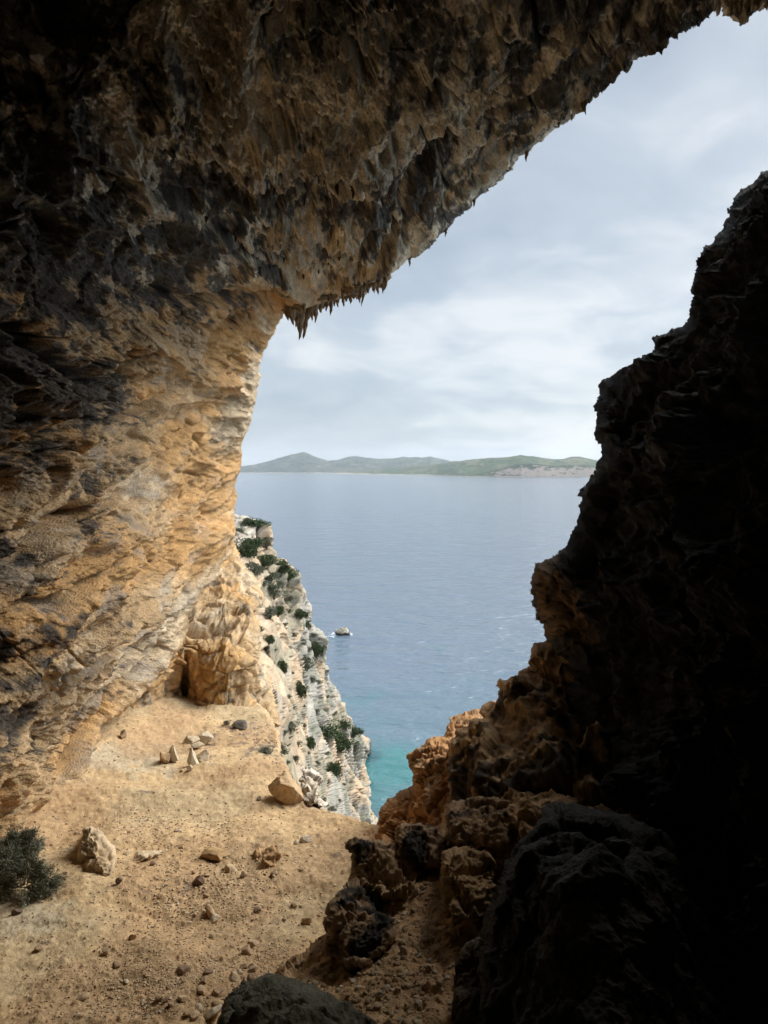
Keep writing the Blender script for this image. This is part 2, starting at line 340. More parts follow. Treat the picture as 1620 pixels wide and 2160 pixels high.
# ------------------------------------------------------------------ headland
S3 = [(430, 1560), (440, 1300), (440, 1085), (505, 1088), (535, 1098), (568, 1112), (572, 1150), (590, 1180), (612, 1200), (625, 1228), (640, 1245), (655, 1275), (658, 1310), (672, 1330), (686, 1352), (688, 1410),
      (700, 1440), (716, 1465), (722, 1490), (738, 1520), (748, 1540), (768, 1548), (781, 1560), (783, 1588), (770, 1596), (767, 1612), (778, 1640), (783, 1680), (782, 1705), (793, 1730), (800, 1800), (640, 1790), (560, 1700)]
C3 = [(775, 1625, 228), (505, 1088, 112), (568, 1112, 112), (572, 1150, 110), (625, 1228, 132), (658, 1310, 155), (686, 1352, 180), (688, 1410, 195), (716, 1465, 222), (748, 1540, 246), (780, 1560, 262), (782, 1590, 249), (770, 1600, 235), (778, 1650, 212), (783, 1700, 190), (793, 1740, 172), (740, 1770, 110),
      (480, 1150, 85), (520, 1200, 78), (540, 1280, 72), (560, 1350, 62), (580, 1430, 52), (600, 1500, 46), (560, 1520, 38), (610, 1600, 38), (640, 1680, 34), (700, 1740, 60), (640, 1600, 50), (700, 1680, 88),
      (620, 1300, 118), (640, 1400, 125), (650, 1500, 105), (700, 1560, 150), (740, 1600, 175), (690, 1620, 110), (740, 1680, 160), (440, 1300, 75), (440, 1560, 40), (560, 1700, 30), (800, 1800, 60)]
def d3(P, x, y, s):
    d = P[:, 1]; k = np.clip(d / 140., .3, 1.)
    P = P * np.array([1, .28, 1]); q = warp(P, .06, 2., 81); Pf = P * np.array([1, .3, 1]); qf = warp(Pf, .06, 4., 81)
    fa, ida, cra = facet(q * np.array([.09, .10, .06]), 82, 1., 3.2)
    fb, idb, crb = facet(q * np.array([.28, .30, .15]), 83, 1., 1.6)
    fc, idc, crc = facet(warp(Pf, .3, 1., 86) * np.array([.8, .8, .45]), 84, 1., .5)
    wz = worley(warp(Pf, .1, 2., 88) * np.array([.33, .6, .2]), 5)[0]
    vert = ridged(aniso(qf, (.05, .1, 1), 2.2) * .13, 3, 85, .5) - .8
    h = k * (4.5 * fa + 2.6 * fb + .5 * vert + 1.6 * (.5 - wz)) + .9 * fc + .35 * fbm(Pf * .55, 3, 87)
    return h, (ida, idb, vert, idc)
def c3(V, x, y, h, aux, N):
    ida, idb, vert, idc = aux
    Vo = V; V = V * np.array([1, .09, 1]); w = warp(V, .1, 4., 91); n1 = fbm(w * .06, 4, 92); n2 = fbm(w * .35, 4, 93); n3 = fbm(V * 1.3, 3, 94)
    c = np.tile(WHITE * .66, (len(V), 1))
    c = mixc(c, np.array([.44, .31, .19]), np.clip(sst(.0, .35, n1 + .3 * n2 + blobs(x, y, [(600, 1360, 40, 60, .45), (740, 1640, 40, 60, .35), (700, 1600, 30, 60, .3), (590, 1560, 30, 70, .6), (640, 1620, 30, 40, -.3), (720, 1560, 60, 40, .1)])), 0, 1) * .8)
    c = mixc(c, np.array([.27, .25, .21]), sst(.05, .45, n2 - n1 * .5 + blobs(x, y, [(620, 1290, 60, 130, .35), (540, 1120, 60, 40, .2)])) * .75)
    c = mixc(c, np.array([.175, .175, .125]), sst(.02, .32, fbm(w * .22, 4, 96) + .3 * n3 + blobs(x, y, [(560, 1200, 70, 60, .28), (620, 1560, 50, 60, .15), (700, 1640, 20, 60, .1)])) * .65)
    c = c * (1 + .25 * n3 + .2 * (R3[idb, 1] - .5) + .15 * (R3[idc, 2] - .5))[:, None]
    z = Vo[:, 2] - SEA; wet = sst(5., 1.5, z + 1.5 * n2)
    return mixc(c, np.array([.04, .035, .03]), wet)
hd = relief('headland', S3, C3, d3, c3, M_CLIFF, step=1.5, rw=9, rd=9., en=(4., .06), skirt=(15., 40.), nb=.8)
tag(hd, 'white craggy headland dropping to the sea', kind='structure')

# ------------------------------------------------------------------ sandy ledge
def zl(x, y): return -7.5 - (y - 8) * .17 + .035 * np.maximum(0, -x - 4) * np.clip((y - 10) / 10, 0, 1) + .9 * np.exp(-((x + 12) / 2.2) ** 2)
def ledge_depth(X, Y):
    r = ray(X, np.maximum(Y, 1300.)); d = np.full(X.shape, 20.)
    for _ in range(14):
        z = zl(r[..., 0] * d, r[..., 1] * d); d = np.clip(.5 * d + .5 * z / r[..., 2], 2., 60.)
    return d
SL = [(-500, 2700), (-500, 1800), (-100, 1640), (100, 1520), (240, 1480), (400, 1466), (540, 1478), (562, 1500), (590, 1545), (598, 1600), (618, 1650), (650, 1692), (700, 1712), (745, 1728), (790, 1744), (850, 1752), (1100, 1760), (1150, 2700)]
def dl(P, x, y, s):
    m = .26 * fbm(P * .28, 3, 101) + .07 * fbm(P * .9, 3, 102) + .028 * fbm(P * 3.5, 4, 103, .6)
    f1, f2, cid, dv = worley(warp(P, 2., .2, 104) * 5.5, 5)
    st = np.clip(.42 - f1, 0, 1) * (R3[cid, 0] > .45) * R3[cid, 1]
    g1, g2, c2_, _ = worley(P * 13., 6)
    dens = sst(-.2, .4, perlin(P * .35, 106) + blobs(x, y, [(450, 1870, 150, 90, .7), (480, 2080, 250, 60, .7), (300, 2140, 200, 60, .4), (620, 1540, 60, 60, .6), (300, 1750, 250, 40, .2)]))
    stones = (.13 * st + .035 * np.clip(.4 - g1, 0, 1) * (R3[c2_, 0] > .4)) * (.25 + dens)
    gul = -.25 * np.exp(-((y - (1790 + .05 * (x - 400))) / 10) ** 2) * 0
    return m + stones + gul, (m, stones, dens, cid, c2_)
def cL(V, x, y, h, aux, N):
    m, stones, dens, cid, c2_ = aux
    n1 = fbm(V * .3, 4, 111); n2 = fbm(V * 1.6, 4, 112); n3 = fbm(V * 7, 3, 113)
    c = np.tile(np.array([.50, .35, .19]), (len(V), 1))
    c = mixc(c, np.array([.44, .33, .19]), sst(-.1, .4, n1 + .4 * n2))
    c = mixc(c, np.array([.44, .36, .24]), sst(.3, .7, blobs(x, y, [(200, 1600, 220, 40, .9), (60, 1930, 120, 50, .8), (120, 1800, 120, 60, .4)]) + .4 * n2))
    c = mixc(c, np.array([.37, .235, .125]), sst(.2, .8, dens * .8 + .4 * n2) * .6)
    c = mixc(c, np.array([.13, .10, .09]), sst(.45, .75, blobs(x, y, [(560, 1590, 45, 30, .7), (480, 1560, 60, 30, .4), (640, 1620, 40, 30, .5), (700, 1700, 60, 14, .6), (520, 1530, 60, 14, .5)]) + .8 * fbm(V * 2.2, 4, 117)) * .7)
    c = mixc(c, np.array([.48, .40, .30]), np.clip(stones * 9, 0, 1) * (R3[cid, 2] > .55) * .6)
    return c * (1 + .25 * n3 + .2 * (R3[c2_, 0] - .5))[:, None]
lg = relief('ground', SL, None, dl, cL, M_SAND, step=2.2, rw=10, rd=1., en=(5., .04), skirt=(3., 16.), depthfn=ledge_depth)
tag(lg, 'sandy earth floor of the ledge sloping towards the sea', kind='structure')
def ledge_pt(px, py):
    d = float(ledge_depth(np.array([[float(px)]]), np.array([[float(py)]]))[0, 0]); p = at(px, py, d)
    n = dl(p[None], np.array([float(px)]), np.array([float(py)]), None)[1][0][0]
    p[2] += n * .9; return p

# ------------------------------------------------------------------ right wall
S4 = [(2600, 60), (2200, 90), (1900, 170), (1720, 280), (1620, 358), (1600, 376), (1565, 395), (1535, 440), (1520, 482), (1490, 515), (1466, 550), (1461, 600), (1462, 640), (1456, 668), (1440, 690), (1415, 694), (1372, 710), (1376, 742), (1345, 768), (1292, 790), (1262, 812), (1253, 850), (1250, 900),
      (1254, 930), (1266, 962), (1245, 1005), (1222, 1045), (1226, 1080), (1205, 1125), (1185, 1160), (1132, 1188), (1117, 1230), (1118, 1275), (1142, 1320), (1158, 1360), (1190, 1400), (1196, 1480), (1240, 1600), (1310, 1735), (1440, 1800), (1500, 1950), (1600, 2200), (1700, 2600), (1750, 3000), (2600, 3000)]
C4 = [(2800, 1000, 3.), (2800, 2800, 2.4), (1135, 1220, 11.5), (1155, 1350, 11.2), (1250, 900, 13), (1226, 1080, 12.2), (1380, 730, 13.8), (1460, 600, 14.2), (1600, 380, 14.6), (1300, 1000, 10.6), (1350, 1250, 8.2), (1620, 1000, 6.), (1450, 1000, 7.8), (1620, 600, 8.5), (1220, 1300, 10.), (1250, 1500, 9.), (1300, 1700, 7.5), (1400, 1550, 6.6),
      (1500, 1800, 5.), (1620, 1500, 4.9), (1620, 2100, 3.7), (2000, 1000, 4.6), (2400, 1000, 3.6), (2000, 2000, 3.), (2000, 200, 8.), (2500, 200, 6), (2500, 2900, 2.3), (1750, 2900, 2.7)]
def d4(P, x, y, s):
    P = clog(P, 5.)
    q = warp(P, .5, .5, 121)
    big = ridged(q * .35, 3, 122) - .9; mid = ridged(q * 1.0, 4, 123) - .8
    fc, fid, crk = facet(q * 1.0, 124, .9); sm = ridged(P * 3.2, 4, 125, .6) - .8
    g1, g2, c2_, _ = worley(warp(P, 2.5, .15, 126) * 3.3, 7)
    h = .45 * big + .20 * mid + .10 * fc + .07 * sm + .10 * (.5 - g1) + .018 * fbm(P * 12, 3, 127)
    return h, (mid, sm)
def c4(V, x, y, h, aux, N):
    mid, sm = aux
    n1 = fbm(V * .8, 4, 131); n2 = fbm(V * 3, 4, 132); n3 = fbm(V * 9, 3, 133)
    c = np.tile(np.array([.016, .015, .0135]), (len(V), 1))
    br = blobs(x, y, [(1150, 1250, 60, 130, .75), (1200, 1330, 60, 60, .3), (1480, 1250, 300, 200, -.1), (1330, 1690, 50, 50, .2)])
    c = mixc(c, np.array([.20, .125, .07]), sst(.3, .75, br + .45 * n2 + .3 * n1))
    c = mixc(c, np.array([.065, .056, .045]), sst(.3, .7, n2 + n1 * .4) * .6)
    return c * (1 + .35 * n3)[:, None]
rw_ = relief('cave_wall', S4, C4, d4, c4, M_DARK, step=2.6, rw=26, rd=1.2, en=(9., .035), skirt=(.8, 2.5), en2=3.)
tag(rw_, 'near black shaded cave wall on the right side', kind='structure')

# ------------------------------------------------------------------ rocky slope under the right wall
S5 = [(1260, 1330), (1175, 1345), (1130, 1362), (1122, 1392), (1085, 1425), (1054, 1436), (1050, 1475), (1028, 1505), (965, 1545), (948, 1575), (946, 1640), (944, 1690), (925, 1735), (880, 1765), (860, 1790), (800, 1798), (770, 1830), (745, 1865), (735, 1925), (700, 1960), (640, 2000), (590, 2040), (560, 2100), (500, 2200), (400, 2500), (400, 2900), (1900, 2900), (1700, 1800), (1400, 1500)]
C5 = [(1260, 1330, 12.5), (1130, 1370, 12.3), (1060, 1440, 12.1), (1030, 1510, 12), (960, 1560, 11.8), (950, 1640, 10.6), (950, 1700, 9.9), (1000, 1560, 11.3), (1000, 1620, 10.), (1100, 1500, 10.8), (1100, 1600, 9.2), (1150, 1700, 7.7), (1000, 1720, 8.5), (1250, 1600, 8.8), (1300, 1730, 6.8), (880, 1770, 9.4), (800, 1800, 9.2), (745, 1870, 8.4), (735, 1925, 7.9),
      (700, 1965, 7.6), (640, 2005, 7.4), (590, 2045, 7.1), (850, 1900, 7.6), (850, 2000, 6.5), (900, 2100, 5.6), (750, 2080, 6.1), (1000, 1900, 7.), (1000, 2050, 5.8), (560, 2150, 6.1), (900, 2300, 4.6), (500, 2500, 4.4), (1200, 2500, 3.6), (1800, 2800, 2.6), (1600, 1900, 4.6)]
def d5(P, x, y, s):
    P = clog(P, 6.)
    q = warp(P, .7, .12, 141)
    dirt = np.clip(blobs(x, y, [(870, 1900, 70, 80, .9), (1080, 1560, 50, 60, .5), (1170, 1690, 60, 30, .5), (850, 2080, 170, 150, 1.3), (800, 1960, 90, 80, .6), (700, 2100, 130, 90, .7), (1000, 2200, 300, 120, 1.)]), 0, 1)
    mid = ridged(q * .9, 4, 142) - .8; fc, fid, crk = facet(q * .9, 143, 1.2, .3); sm = ridged(P * 2.8, 4, 144, .6) - .8
    g1, g2, c2_, _ = worley(warp(P, 2.5, .15, 146) * 3.8, 8)
    ha = .16 * mid + .34 * fc + .10 * sm + .08 * (.5 - g1) + .02 * fbm(P * 12, 3, 147)
    e1, e2, c3_, _ = worley(P * 9., 9); k1, k2, c4_, _ = worley(P * 22., 9)
    hb = .1 * fbm(P * 1.2, 3, 148) + .03 * fbm(P * 6, 3, 149) + .13 * np.clip(.4 - e1, 0, 1) * (R3[c3_, 0] > .55) + .05 * np.clip(.4 - k1, 0, 1)
    return ha * (1 - dirt) + hb * dirt, (dirt, mid, sm, c3_)
def c5(V, x, y, h, aux, N):
    dirt, mid, sm, c3_ = aux
    n1 = fbm(V * .7, 4, 151); n2 = fbm(V * 2.5, 4, 152); n3 = fbm(V * 9, 3, 153)
    c = np.tile(np.array([.50, .335, .18]), (len(V), 1))
    c = mixc(c, np.array([.43, .27, .14]), sst(-.1, .4, n1 + .3 * n2))
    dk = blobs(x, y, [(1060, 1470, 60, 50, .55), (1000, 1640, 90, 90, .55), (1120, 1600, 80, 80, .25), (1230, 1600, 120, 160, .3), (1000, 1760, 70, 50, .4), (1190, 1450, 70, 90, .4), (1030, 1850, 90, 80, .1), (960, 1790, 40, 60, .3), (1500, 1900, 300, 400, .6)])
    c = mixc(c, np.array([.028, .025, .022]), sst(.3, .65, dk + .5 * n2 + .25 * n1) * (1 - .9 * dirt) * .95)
    c = mixc(c, np.array([.30, .23, .16]), dirt * (R3[c3_, 1] > .8) * np.clip(h * 8, 0, 1) * .6)
    return c * (1 + .3 * n3)[:, None]
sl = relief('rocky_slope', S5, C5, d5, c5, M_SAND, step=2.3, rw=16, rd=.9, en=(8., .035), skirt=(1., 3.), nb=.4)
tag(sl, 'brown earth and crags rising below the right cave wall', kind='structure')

# ------------------------------------------------------------------ traced rock masses (things)
def rockfn(fr, amp, seed, knobs=1., micro=1.):
    def d(P, x, y, s):
        q = warp(P, fr * .8, .10 / fr, seed)
        mid = ridged(q * fr, 4, seed + 1) - .8; fc, fid, crk = facet(q * fr * .7, seed + 2, 1.2, .3); fcb = facet(q * fr * 1.9, seed + 9, 1.1)[0]; sm = ridged(P * fr * 3.3, 4, seed + 3, .6) - .8
        g1, g2, c2_, _ = worley(warp(P, 2.5 * fr, .15 / fr, seed + 4) * 3.6 * fr, seed % 9)
        return amp * (.14 * mid + .62 * fc + .10 * sm * micro + .05 * knobs * (.5 - g1) + .22 * fcb + .08 * fbm(P * fr * 6, 5, seed + 5, .65)), (mid, sm, fid)
    return d
def rockcol(a, b, seed, dark=None, amt=0., fr=2.):
    def c(V, x, y, h, aux, N):
        n1 = fbm(V * fr * .4, 4, seed); n2 = fbm(V * fr * 1.3, 4, seed + 1); n3 = fbm(V * fr * 5, 3, seed + 2)
        c_ = np.tile(np.array(a, float), (len(V), 1)); c_ = mixc(c_, b, sst(-.15, .4, n1 + .5 * n2))
        if dark is not None: c_ = mixc(c_, dark, sst(.25, .6, amt + .5 * n2 + .4 * n1))
        return c_ * (1 + .4 * n3 + .2 * fbm(V * fr * 14, 3, seed + 3))[:, None]
    return c
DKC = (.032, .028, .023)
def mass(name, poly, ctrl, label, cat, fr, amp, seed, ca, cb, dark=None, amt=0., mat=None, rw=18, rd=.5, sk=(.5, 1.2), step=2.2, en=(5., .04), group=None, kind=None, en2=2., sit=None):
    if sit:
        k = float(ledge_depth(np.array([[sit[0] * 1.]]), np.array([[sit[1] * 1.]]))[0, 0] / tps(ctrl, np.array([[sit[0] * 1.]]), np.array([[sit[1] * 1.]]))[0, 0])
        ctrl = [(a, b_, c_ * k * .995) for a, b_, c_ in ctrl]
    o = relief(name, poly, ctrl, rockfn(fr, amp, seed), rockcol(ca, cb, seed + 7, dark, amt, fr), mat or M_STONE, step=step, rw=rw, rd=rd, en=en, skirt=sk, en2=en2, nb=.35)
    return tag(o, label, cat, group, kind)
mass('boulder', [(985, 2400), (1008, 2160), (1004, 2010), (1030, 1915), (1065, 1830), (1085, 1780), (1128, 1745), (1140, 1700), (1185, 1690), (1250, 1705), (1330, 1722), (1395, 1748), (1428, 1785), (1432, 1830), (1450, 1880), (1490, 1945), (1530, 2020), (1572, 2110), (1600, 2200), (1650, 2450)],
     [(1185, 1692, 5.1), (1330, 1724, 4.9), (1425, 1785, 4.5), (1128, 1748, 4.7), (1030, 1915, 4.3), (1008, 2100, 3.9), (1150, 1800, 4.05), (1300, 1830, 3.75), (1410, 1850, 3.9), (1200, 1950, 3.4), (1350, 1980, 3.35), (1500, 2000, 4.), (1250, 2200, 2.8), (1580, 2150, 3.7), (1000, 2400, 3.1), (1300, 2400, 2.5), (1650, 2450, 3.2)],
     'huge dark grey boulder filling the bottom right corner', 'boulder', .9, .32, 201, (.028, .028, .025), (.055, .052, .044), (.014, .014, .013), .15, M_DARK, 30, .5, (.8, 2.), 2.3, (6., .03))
mass('boulder', [(430, 2400), (450, 2200), (462, 2130), (480, 2095), (520, 2065), (570, 2050), (610, 2062), (660, 2078), (700, 2100), (750, 2135), (790, 2170), (850, 2400)],
     [(570, 2052, 3.7), (480, 2098, 3.5), (700, 2102, 3.5), (600, 2120, 3.15), (520, 2160, 3.0), (700, 2180, 3.), (600, 2300, 2.7), (440, 2380, 2.9), (840, 2380, 2.8)],
     'smooth grey green boulder cut off by the bottom edge', 'boulder', 1.6, .16, 221, (.15, .14, .10), (.10, .095, .075), DKC, .0, M_DARK, 26, .3, (.5, 1.5), 2.2, (5., .03))
mass('rock_crag', [(688, 2010), (686, 1950), (690, 1905), (712, 1880), (738, 1862), (770, 1862), (800, 1885), (830, 1925), (835, 1980), (790, 2030), (740, 2045)],
     [(690, 1990, 7.0), (690, 1910, 7.25), (740, 1864, 7.7), (790, 1885, 7.8), (720, 1950, 6.8), (740, 1910, 7.05), (745, 2010, 6.5), (800, 1970, 6.6), (830, 1990, 6.5), (780, 2040, 6.2)],
     'brown rock crag with a black camera-facing side, lowest on the slope', 'rock', 1.95, 0.30, 241, (.34, .23, .13), (.26, .165, .09), DKC, .32, M_STONE, 12, .35, (.5, 1.), 1.9)
mass('rock_crag', [(738, 1865), (742, 1800), (728, 1792), (724, 1775), (760, 1765), (800, 1768), (850, 1790), (900, 1830), (880, 1880), (800, 1900)],
     [(742, 1850, 8.0), (745, 1790, 8.4), (730, 1780, 8.6), (800, 1770, 8.9), (860, 1800, 8.4), (890, 1840, 8.), (800, 1840, 7.9), (800, 1890, 7.5), (870, 1870, 7.5)],
     'crumbly brown rock crag with an overhanging left lip', 'rock', 1.80, 0.34, 251, (.36, .24, .13), (.28, .18, .095), DKC, .12, M_STONE, 12, .4, (.5, 1.), 1.9)
mass('rock_crag', [(838, 1800), (836, 1750), (845, 1738), (880, 1735), (915, 1745), (940, 1775), (945, 1820), (900, 1835), (850, 1812)],
     [(840, 1790, 8.3), (842, 1745, 8.6), (905, 1745, 8.9), (860, 1780, 8.1), (900, 1790, 8.2), (940, 1800, 8.3), (900, 1830, 7.9)],
     'small block of rock with a square black front above the slope', 'rock', 1.95, 0.26, 261, (.34, .22, .12), (.26, .165, .09), DKC, .38, M_STONE, 10, .35, (.5, 1.), 1.8)
mass('rock_crag', [(930, 1900), (928, 1830), (932, 1800), (955, 1788), (1000, 1790), (1040, 1815), (1050, 1870), (1040, 1930), (1010, 1945), (960, 1945)],
     [(932, 1890, 6.7), (935, 1805, 6.95), (1000, 1795, 7.3), (1045, 1830, 7.), (960, 1850, 6.5), (1000, 1880, 6.4), (1040, 1920, 6.4), (970, 1940, 6.2)],
     'rounded earthy rock crag beside the huge dark boulder', 'rock', 1.88, 0.28, 271, (.36, .235, .12), (.28, .175, .09), DKC, .10, M_STONE, 12, .4, (.5, 1.), 1.9)
mass('rock_crag', [(945, 1745), (940, 1700), (960, 1690), (1010, 1680), (1060, 1690), (1110, 1720), (1120, 1760), (1060, 1790), (990, 1800), (950, 1785)],
     [(945, 1735, 8.0), (945, 1700, 8.3), (1010, 1685, 8.7), (1100, 1720, 8.1), (980, 1740, 7.7), (1050, 1750, 7.6), (1000, 1790, 7.4), (1110, 1760, 7.5)],
     'flat topped rock crag in the middle of the right slope', 'rock', 1.72, 0.34, 281, (.32, .21, .115), (.24, .15, .085), DKC, .22, M_STONE, 12, .5, (.5, 1.), 1.9)
mass('rock_crag', [(968, 2300), (965, 2120), (968, 2040), (985, 1990), (1010, 1975), (1030, 2010), (1040, 2150), (1060, 2300)],
     [(968, 2120, 4.6), (1000, 1985, 4.9), (1030, 2050, 4.7), (1000, 2130, 4.4), (1040, 2280, 4.), (970, 2290, 4.1)],
     'narrow brown rock wedged against the left side of the huge dark boulder', 'rock', 1.72, 0.24, 291, (.10, .07, .045), (.07, .05, .035), DKC, .15, M_STONE, 12, .4, (.5, 1.), 2.)
mass('rock_outcrop', [(786, 1765), (800, 1715), (820, 1690), (868, 1655), (870, 1628), (864, 1600), (880, 1580), (905, 1557), (938, 1545), (948, 1520), (975, 1502), (1010, 1495), (1028, 1500), (1032, 1482), (1050, 1476), (1120, 1480), (1120, 1800), (850, 1830)],
     [(790, 1750, 16), (868, 1650, 15.5), (866, 1600, 16.2), (905, 1560, 17), (950, 1520, 18.5), (1025, 1500, 19), (900, 1640, 14.6), (940, 1600, 15.), (960, 1560, 16.5), (900, 1720, 13.4), (840, 1730, 14.2), (840, 1760, 13.4), (1100, 1500, 19), (1100, 1780, 12)],
     'bright orange rock outcrop at the ledge rim above the sea', 'rock', 1.1, .5, 301, (.42, .22, .09), (.36, .225, .12), (.15, .09, .06), -.15, M_STONE, 14, 1.4, (.6, 1.5), 1.8, (7., .035))
mass('rock_outcrop', [(1012, 1502), (1018, 1486), (1032, 1478), (1048, 1482), (1052, 1502), (1040, 1520), (1018, 1518)],
     [(1018, 1500, 14.), (1048, 1490, 14.2), (1030, 1500, 13.8), (1030, 1516, 13.6), (1036, 1480, 14.4)],
     'small orange knob of rock just above the bright orange outcrop', 'rock', 2.4, .2, 311, (.42, .25, .12), (.36, .225, .12), None, 0, M_STONE, 8, .4, (.4, 1.), 1.8, (3., .05))
mass('boulder', [(160, 1845), (157, 1825), (165, 1790), (175, 1750), (190, 1742), (208, 1748), (225, 1765), (243, 1785), (247, 1815), (240, 1845), (232, 1862), (222, 1857), (200, 1850), (180, 1850)],
     [(160, 1842, 13.02), (165, 1790, 13.21), (190, 1745, 13.49), (240, 1785, 13.49), (205, 1790, 12.83), (215, 1830, 12.51), (235, 1855, 12.56), (190, 1845, 12.74), (175, 1815, 12.83)],
     'large pale cream boulder shaped like a tooth beside the grey bush', 'boulder', .9, .36, 321, (.50, .385, .245), (.44, .32, .19), None, 0, M_STONE, 7, .25, (.5, 1.2), 1.5, (3., .05), en2=1., sit=(205, 1848))
mass('boulder', [(272, 1828), (280, 1805), (290, 1795), (330, 1790), (360, 1788), (362, 1800), (335, 1808), (310, 1815), (290, 1825), (276, 1836)],
     [(275, 1830, 13.11), (285, 1800, 13.58), (360, 1790, 13.95), (330, 1800, 13.30), (300, 1815, 13.11), (290, 1826, 12.93)],
     'long low slab of rock lying right of the tooth shaped boulder', 'boulder', 1.4, .2, 331, (.54, .43, .28), (.46, .33, .2), None, 0, M_STONE, 8, .5, (.4, 1.), 1.5, (2., .05), en2=1., sit=(290, 1825))
mass('boulder', [(528, 1832), (532, 1805), (545, 1785), (562, 1788), (575, 1782), (582, 1800), (600, 1805), (606, 1820), (596, 1838), (560, 1840)],
     [(530, 1828, 13.58), (545, 1790, 13.95), (575, 1785, 13.95), (603, 1815, 13.76), (560, 1810, 13.39), (585, 1825, 13.30), (555, 1836, 13.21)],
     'lumpy double headed rock half buried in the middle of the ledge', 'boulder', 1.4, .34, 351, (.42, .27, .13), (.33, .20, .10), (.18, .11, .07), -.1, M_STONE, 6, .2, (.4, 1.), 1.5, (3., .06), en2=1.5, sit=(560, 1836))
mass('rock_mound', [(640, 1790), (660, 1765), (690, 1752), (735, 1745), (765, 1740), (800, 1752), (840, 1770), (830, 1800), (740, 1800), (690, 1790)],
     [(645, 1788, 15.07), (690, 1755, 15.81), (765, 1742, 16.37), (830, 1760, 15.81), (700, 1780, 14.88), (770, 1770, 15.07), (750, 1798, 14.32), (820, 1795, 14.23)],
     'low orange hump of bare rock at the end of the ledge', 'rock', 1.2, .4, 361, (.44, .28, .14), (.42, .22, .12), None, 0, M_SAND, 10, .8, (.6, 2.), 1.6, (4., .04), sit=(740, 1790))
mass('rock_outcrop', [(628, 1680), (632, 1650), (640, 1625), (660, 1620), (675, 1630), (678, 1655), (672, 1680), (680, 1700), (650, 1700)],
     [(632, 1675, 25.11), (640, 1630, 26.04), (675, 1640, 26.51), (655, 1655, 24.64), (670, 1690, 24.18), (645, 1695, 23.71)],
     'white weathered limestone outcrop behind the blocky orange boulder', 'rock', .75, .5, 371, (.60, .54, .45), (.52, .44, .34), (.25, .2, .15), -.2, M_STONE, 5, .25, (1., 3.), 1.4, (7., .08), sit=(650, 1690))

# free stones
def ico(sub):
    import bmesh
    bm = bmesh.new(); bmesh.ops.create_icosphere(bm, subdivisions=sub, radius=1.)
    V = np.array([v.co[:] for v in bm.verts]); Fc = np.array([[v.index for v in f.verts] for f in bm.faces]); bm.free(); return V, Fc
ICO = {k: ico(k) for k in (2, 3, 4, 5)}
def stone_geo(seed, sub, size, cuts=9, tilt=0., taper=0.):
    r = np.random.RandomState(seed); V, Fc = ICO[sub]; V = V.copy()
    for _ in range(cuts):
        n = r.normal(size=3); n /= np.linalg.norm(n); c = r.uniform(.45, .85)
        t = V @ n - c; m = t > 0; V[m] -= t[m][:, None] * n
    V = V * (1 + .10 * fbm(V * 1.8 + seed, 4, seed % 50)[:, None] + .05 * (ridged(V * 3 + seed, 3, seed % 40)[:, None] - .8))
    V[:, :2] *= (1 - taper * V[:, 2:3])
    V = V * (np.array(size) / 2.) / np.abs(V).max(0)
    return V, Fc
def stone_col(V, seed, base):
    n = fbm(V * 6 + seed, 4, 3); n2 = fbm(V * 20 + seed, 3, 5)
    c = np.tile(np.array(base, float), (len(V), 1)); return c * (1 + .25 * n + .2 * n2)[:, None]
def stone(px, py, wpx, hpx, label, base, seed, name='stone', taper=.2, dep=.9, group=None, cat='stone', sub=4, cuts=10):
    p = ledge_pt(px, py); d = p[1]; w = wpx * d / F; h = hpx * d / F * 1.15
    V, Fc = stone_geo(seed, sub, (w, w * dep, h * 1.25), cuts=cuts, taper=taper)
    o = build(name, V, Fc, stone_col(V, seed, base), M_STONE, smooth=True); o.location = (p[0], p[1] + w * .3, p[2] + h * .38)
    o.rotation_euler.z = seed * 1.3
    return tag(o, label, cat, group)
PK = (.46, .37, .25)
stone(596, 1692, 84, 58, 'blocky orange boulder standing at the rim of the ledge', (.46, .32, .18), 44, taper=.0, dep=.8, name='boulder', cat='boulder', sub=5, cuts=26)
stone(343, 1612, 30, 28, 'squat brown and cream stone, left one of the pair behind the ledge middle', (.40, .27, .15), 1)
stone(364, 1609, 26, 32, 'upright cream stone leaning against the squat brown one', PK, 2, taper=.45)
stone(404, 1617, 26, 36, 'pointed pale triangular stone standing alone', (.52, .44, .32), 3, taper=.55)
stone(428, 1608, 40, 18, 'low flat cream stone right of the pointed triangular one', PK, 4)
stone(432, 1563, 44, 18, 'long pale stone partly buried near the cliff foot', (.52, .44, .32), 5)
stone(400, 1568, 40, 12, 'thin pale stone flush with the sand near the cliff foot', PK, 6)
stone(415, 1582, 34, 9, 'flat whitish stone between cliff foot and pointed stone', PK, 16)
stone(445, 1815, 56, 16, 'low hump of rock sticking out of the sand in the ledge middle', (.40, .26, .13), 7)
stone(248, 1872, 18, 12, 'small dark stone in front of the tooth shaped boulder', (.13, .09, .06), 8)
stone(418, 1860, 26, 14, 'dark reddish stone amid the rubble of the ledge', (.16, .10, .07), 9)
stone(645, 1786, 28, 10, 'small white stone beside the low orange hump of rock', (.52, .44, .34), 10)
stone(400, 1628, 18, 8, 'tiny pale stone below the pointed triangular one', PK, 11)
stone(545, 1690, 12, 8, 'little grey stone left of the blocky orange boulder', (.3, .25, .2), 12)
stone(258, 1560, 22, 14, 'small brown stone at the foot of the overhanging wall', (.3, .2, .12), 13)
stone(505, 1538, 40, 10, 'dark slab fallen from the cliff onto the sand', (.12, .10, .08), 14)
stone(30, 1925, 26, 10, 'small dark stone in pale sand below the grey bush', (.14, .10, .07), 15)
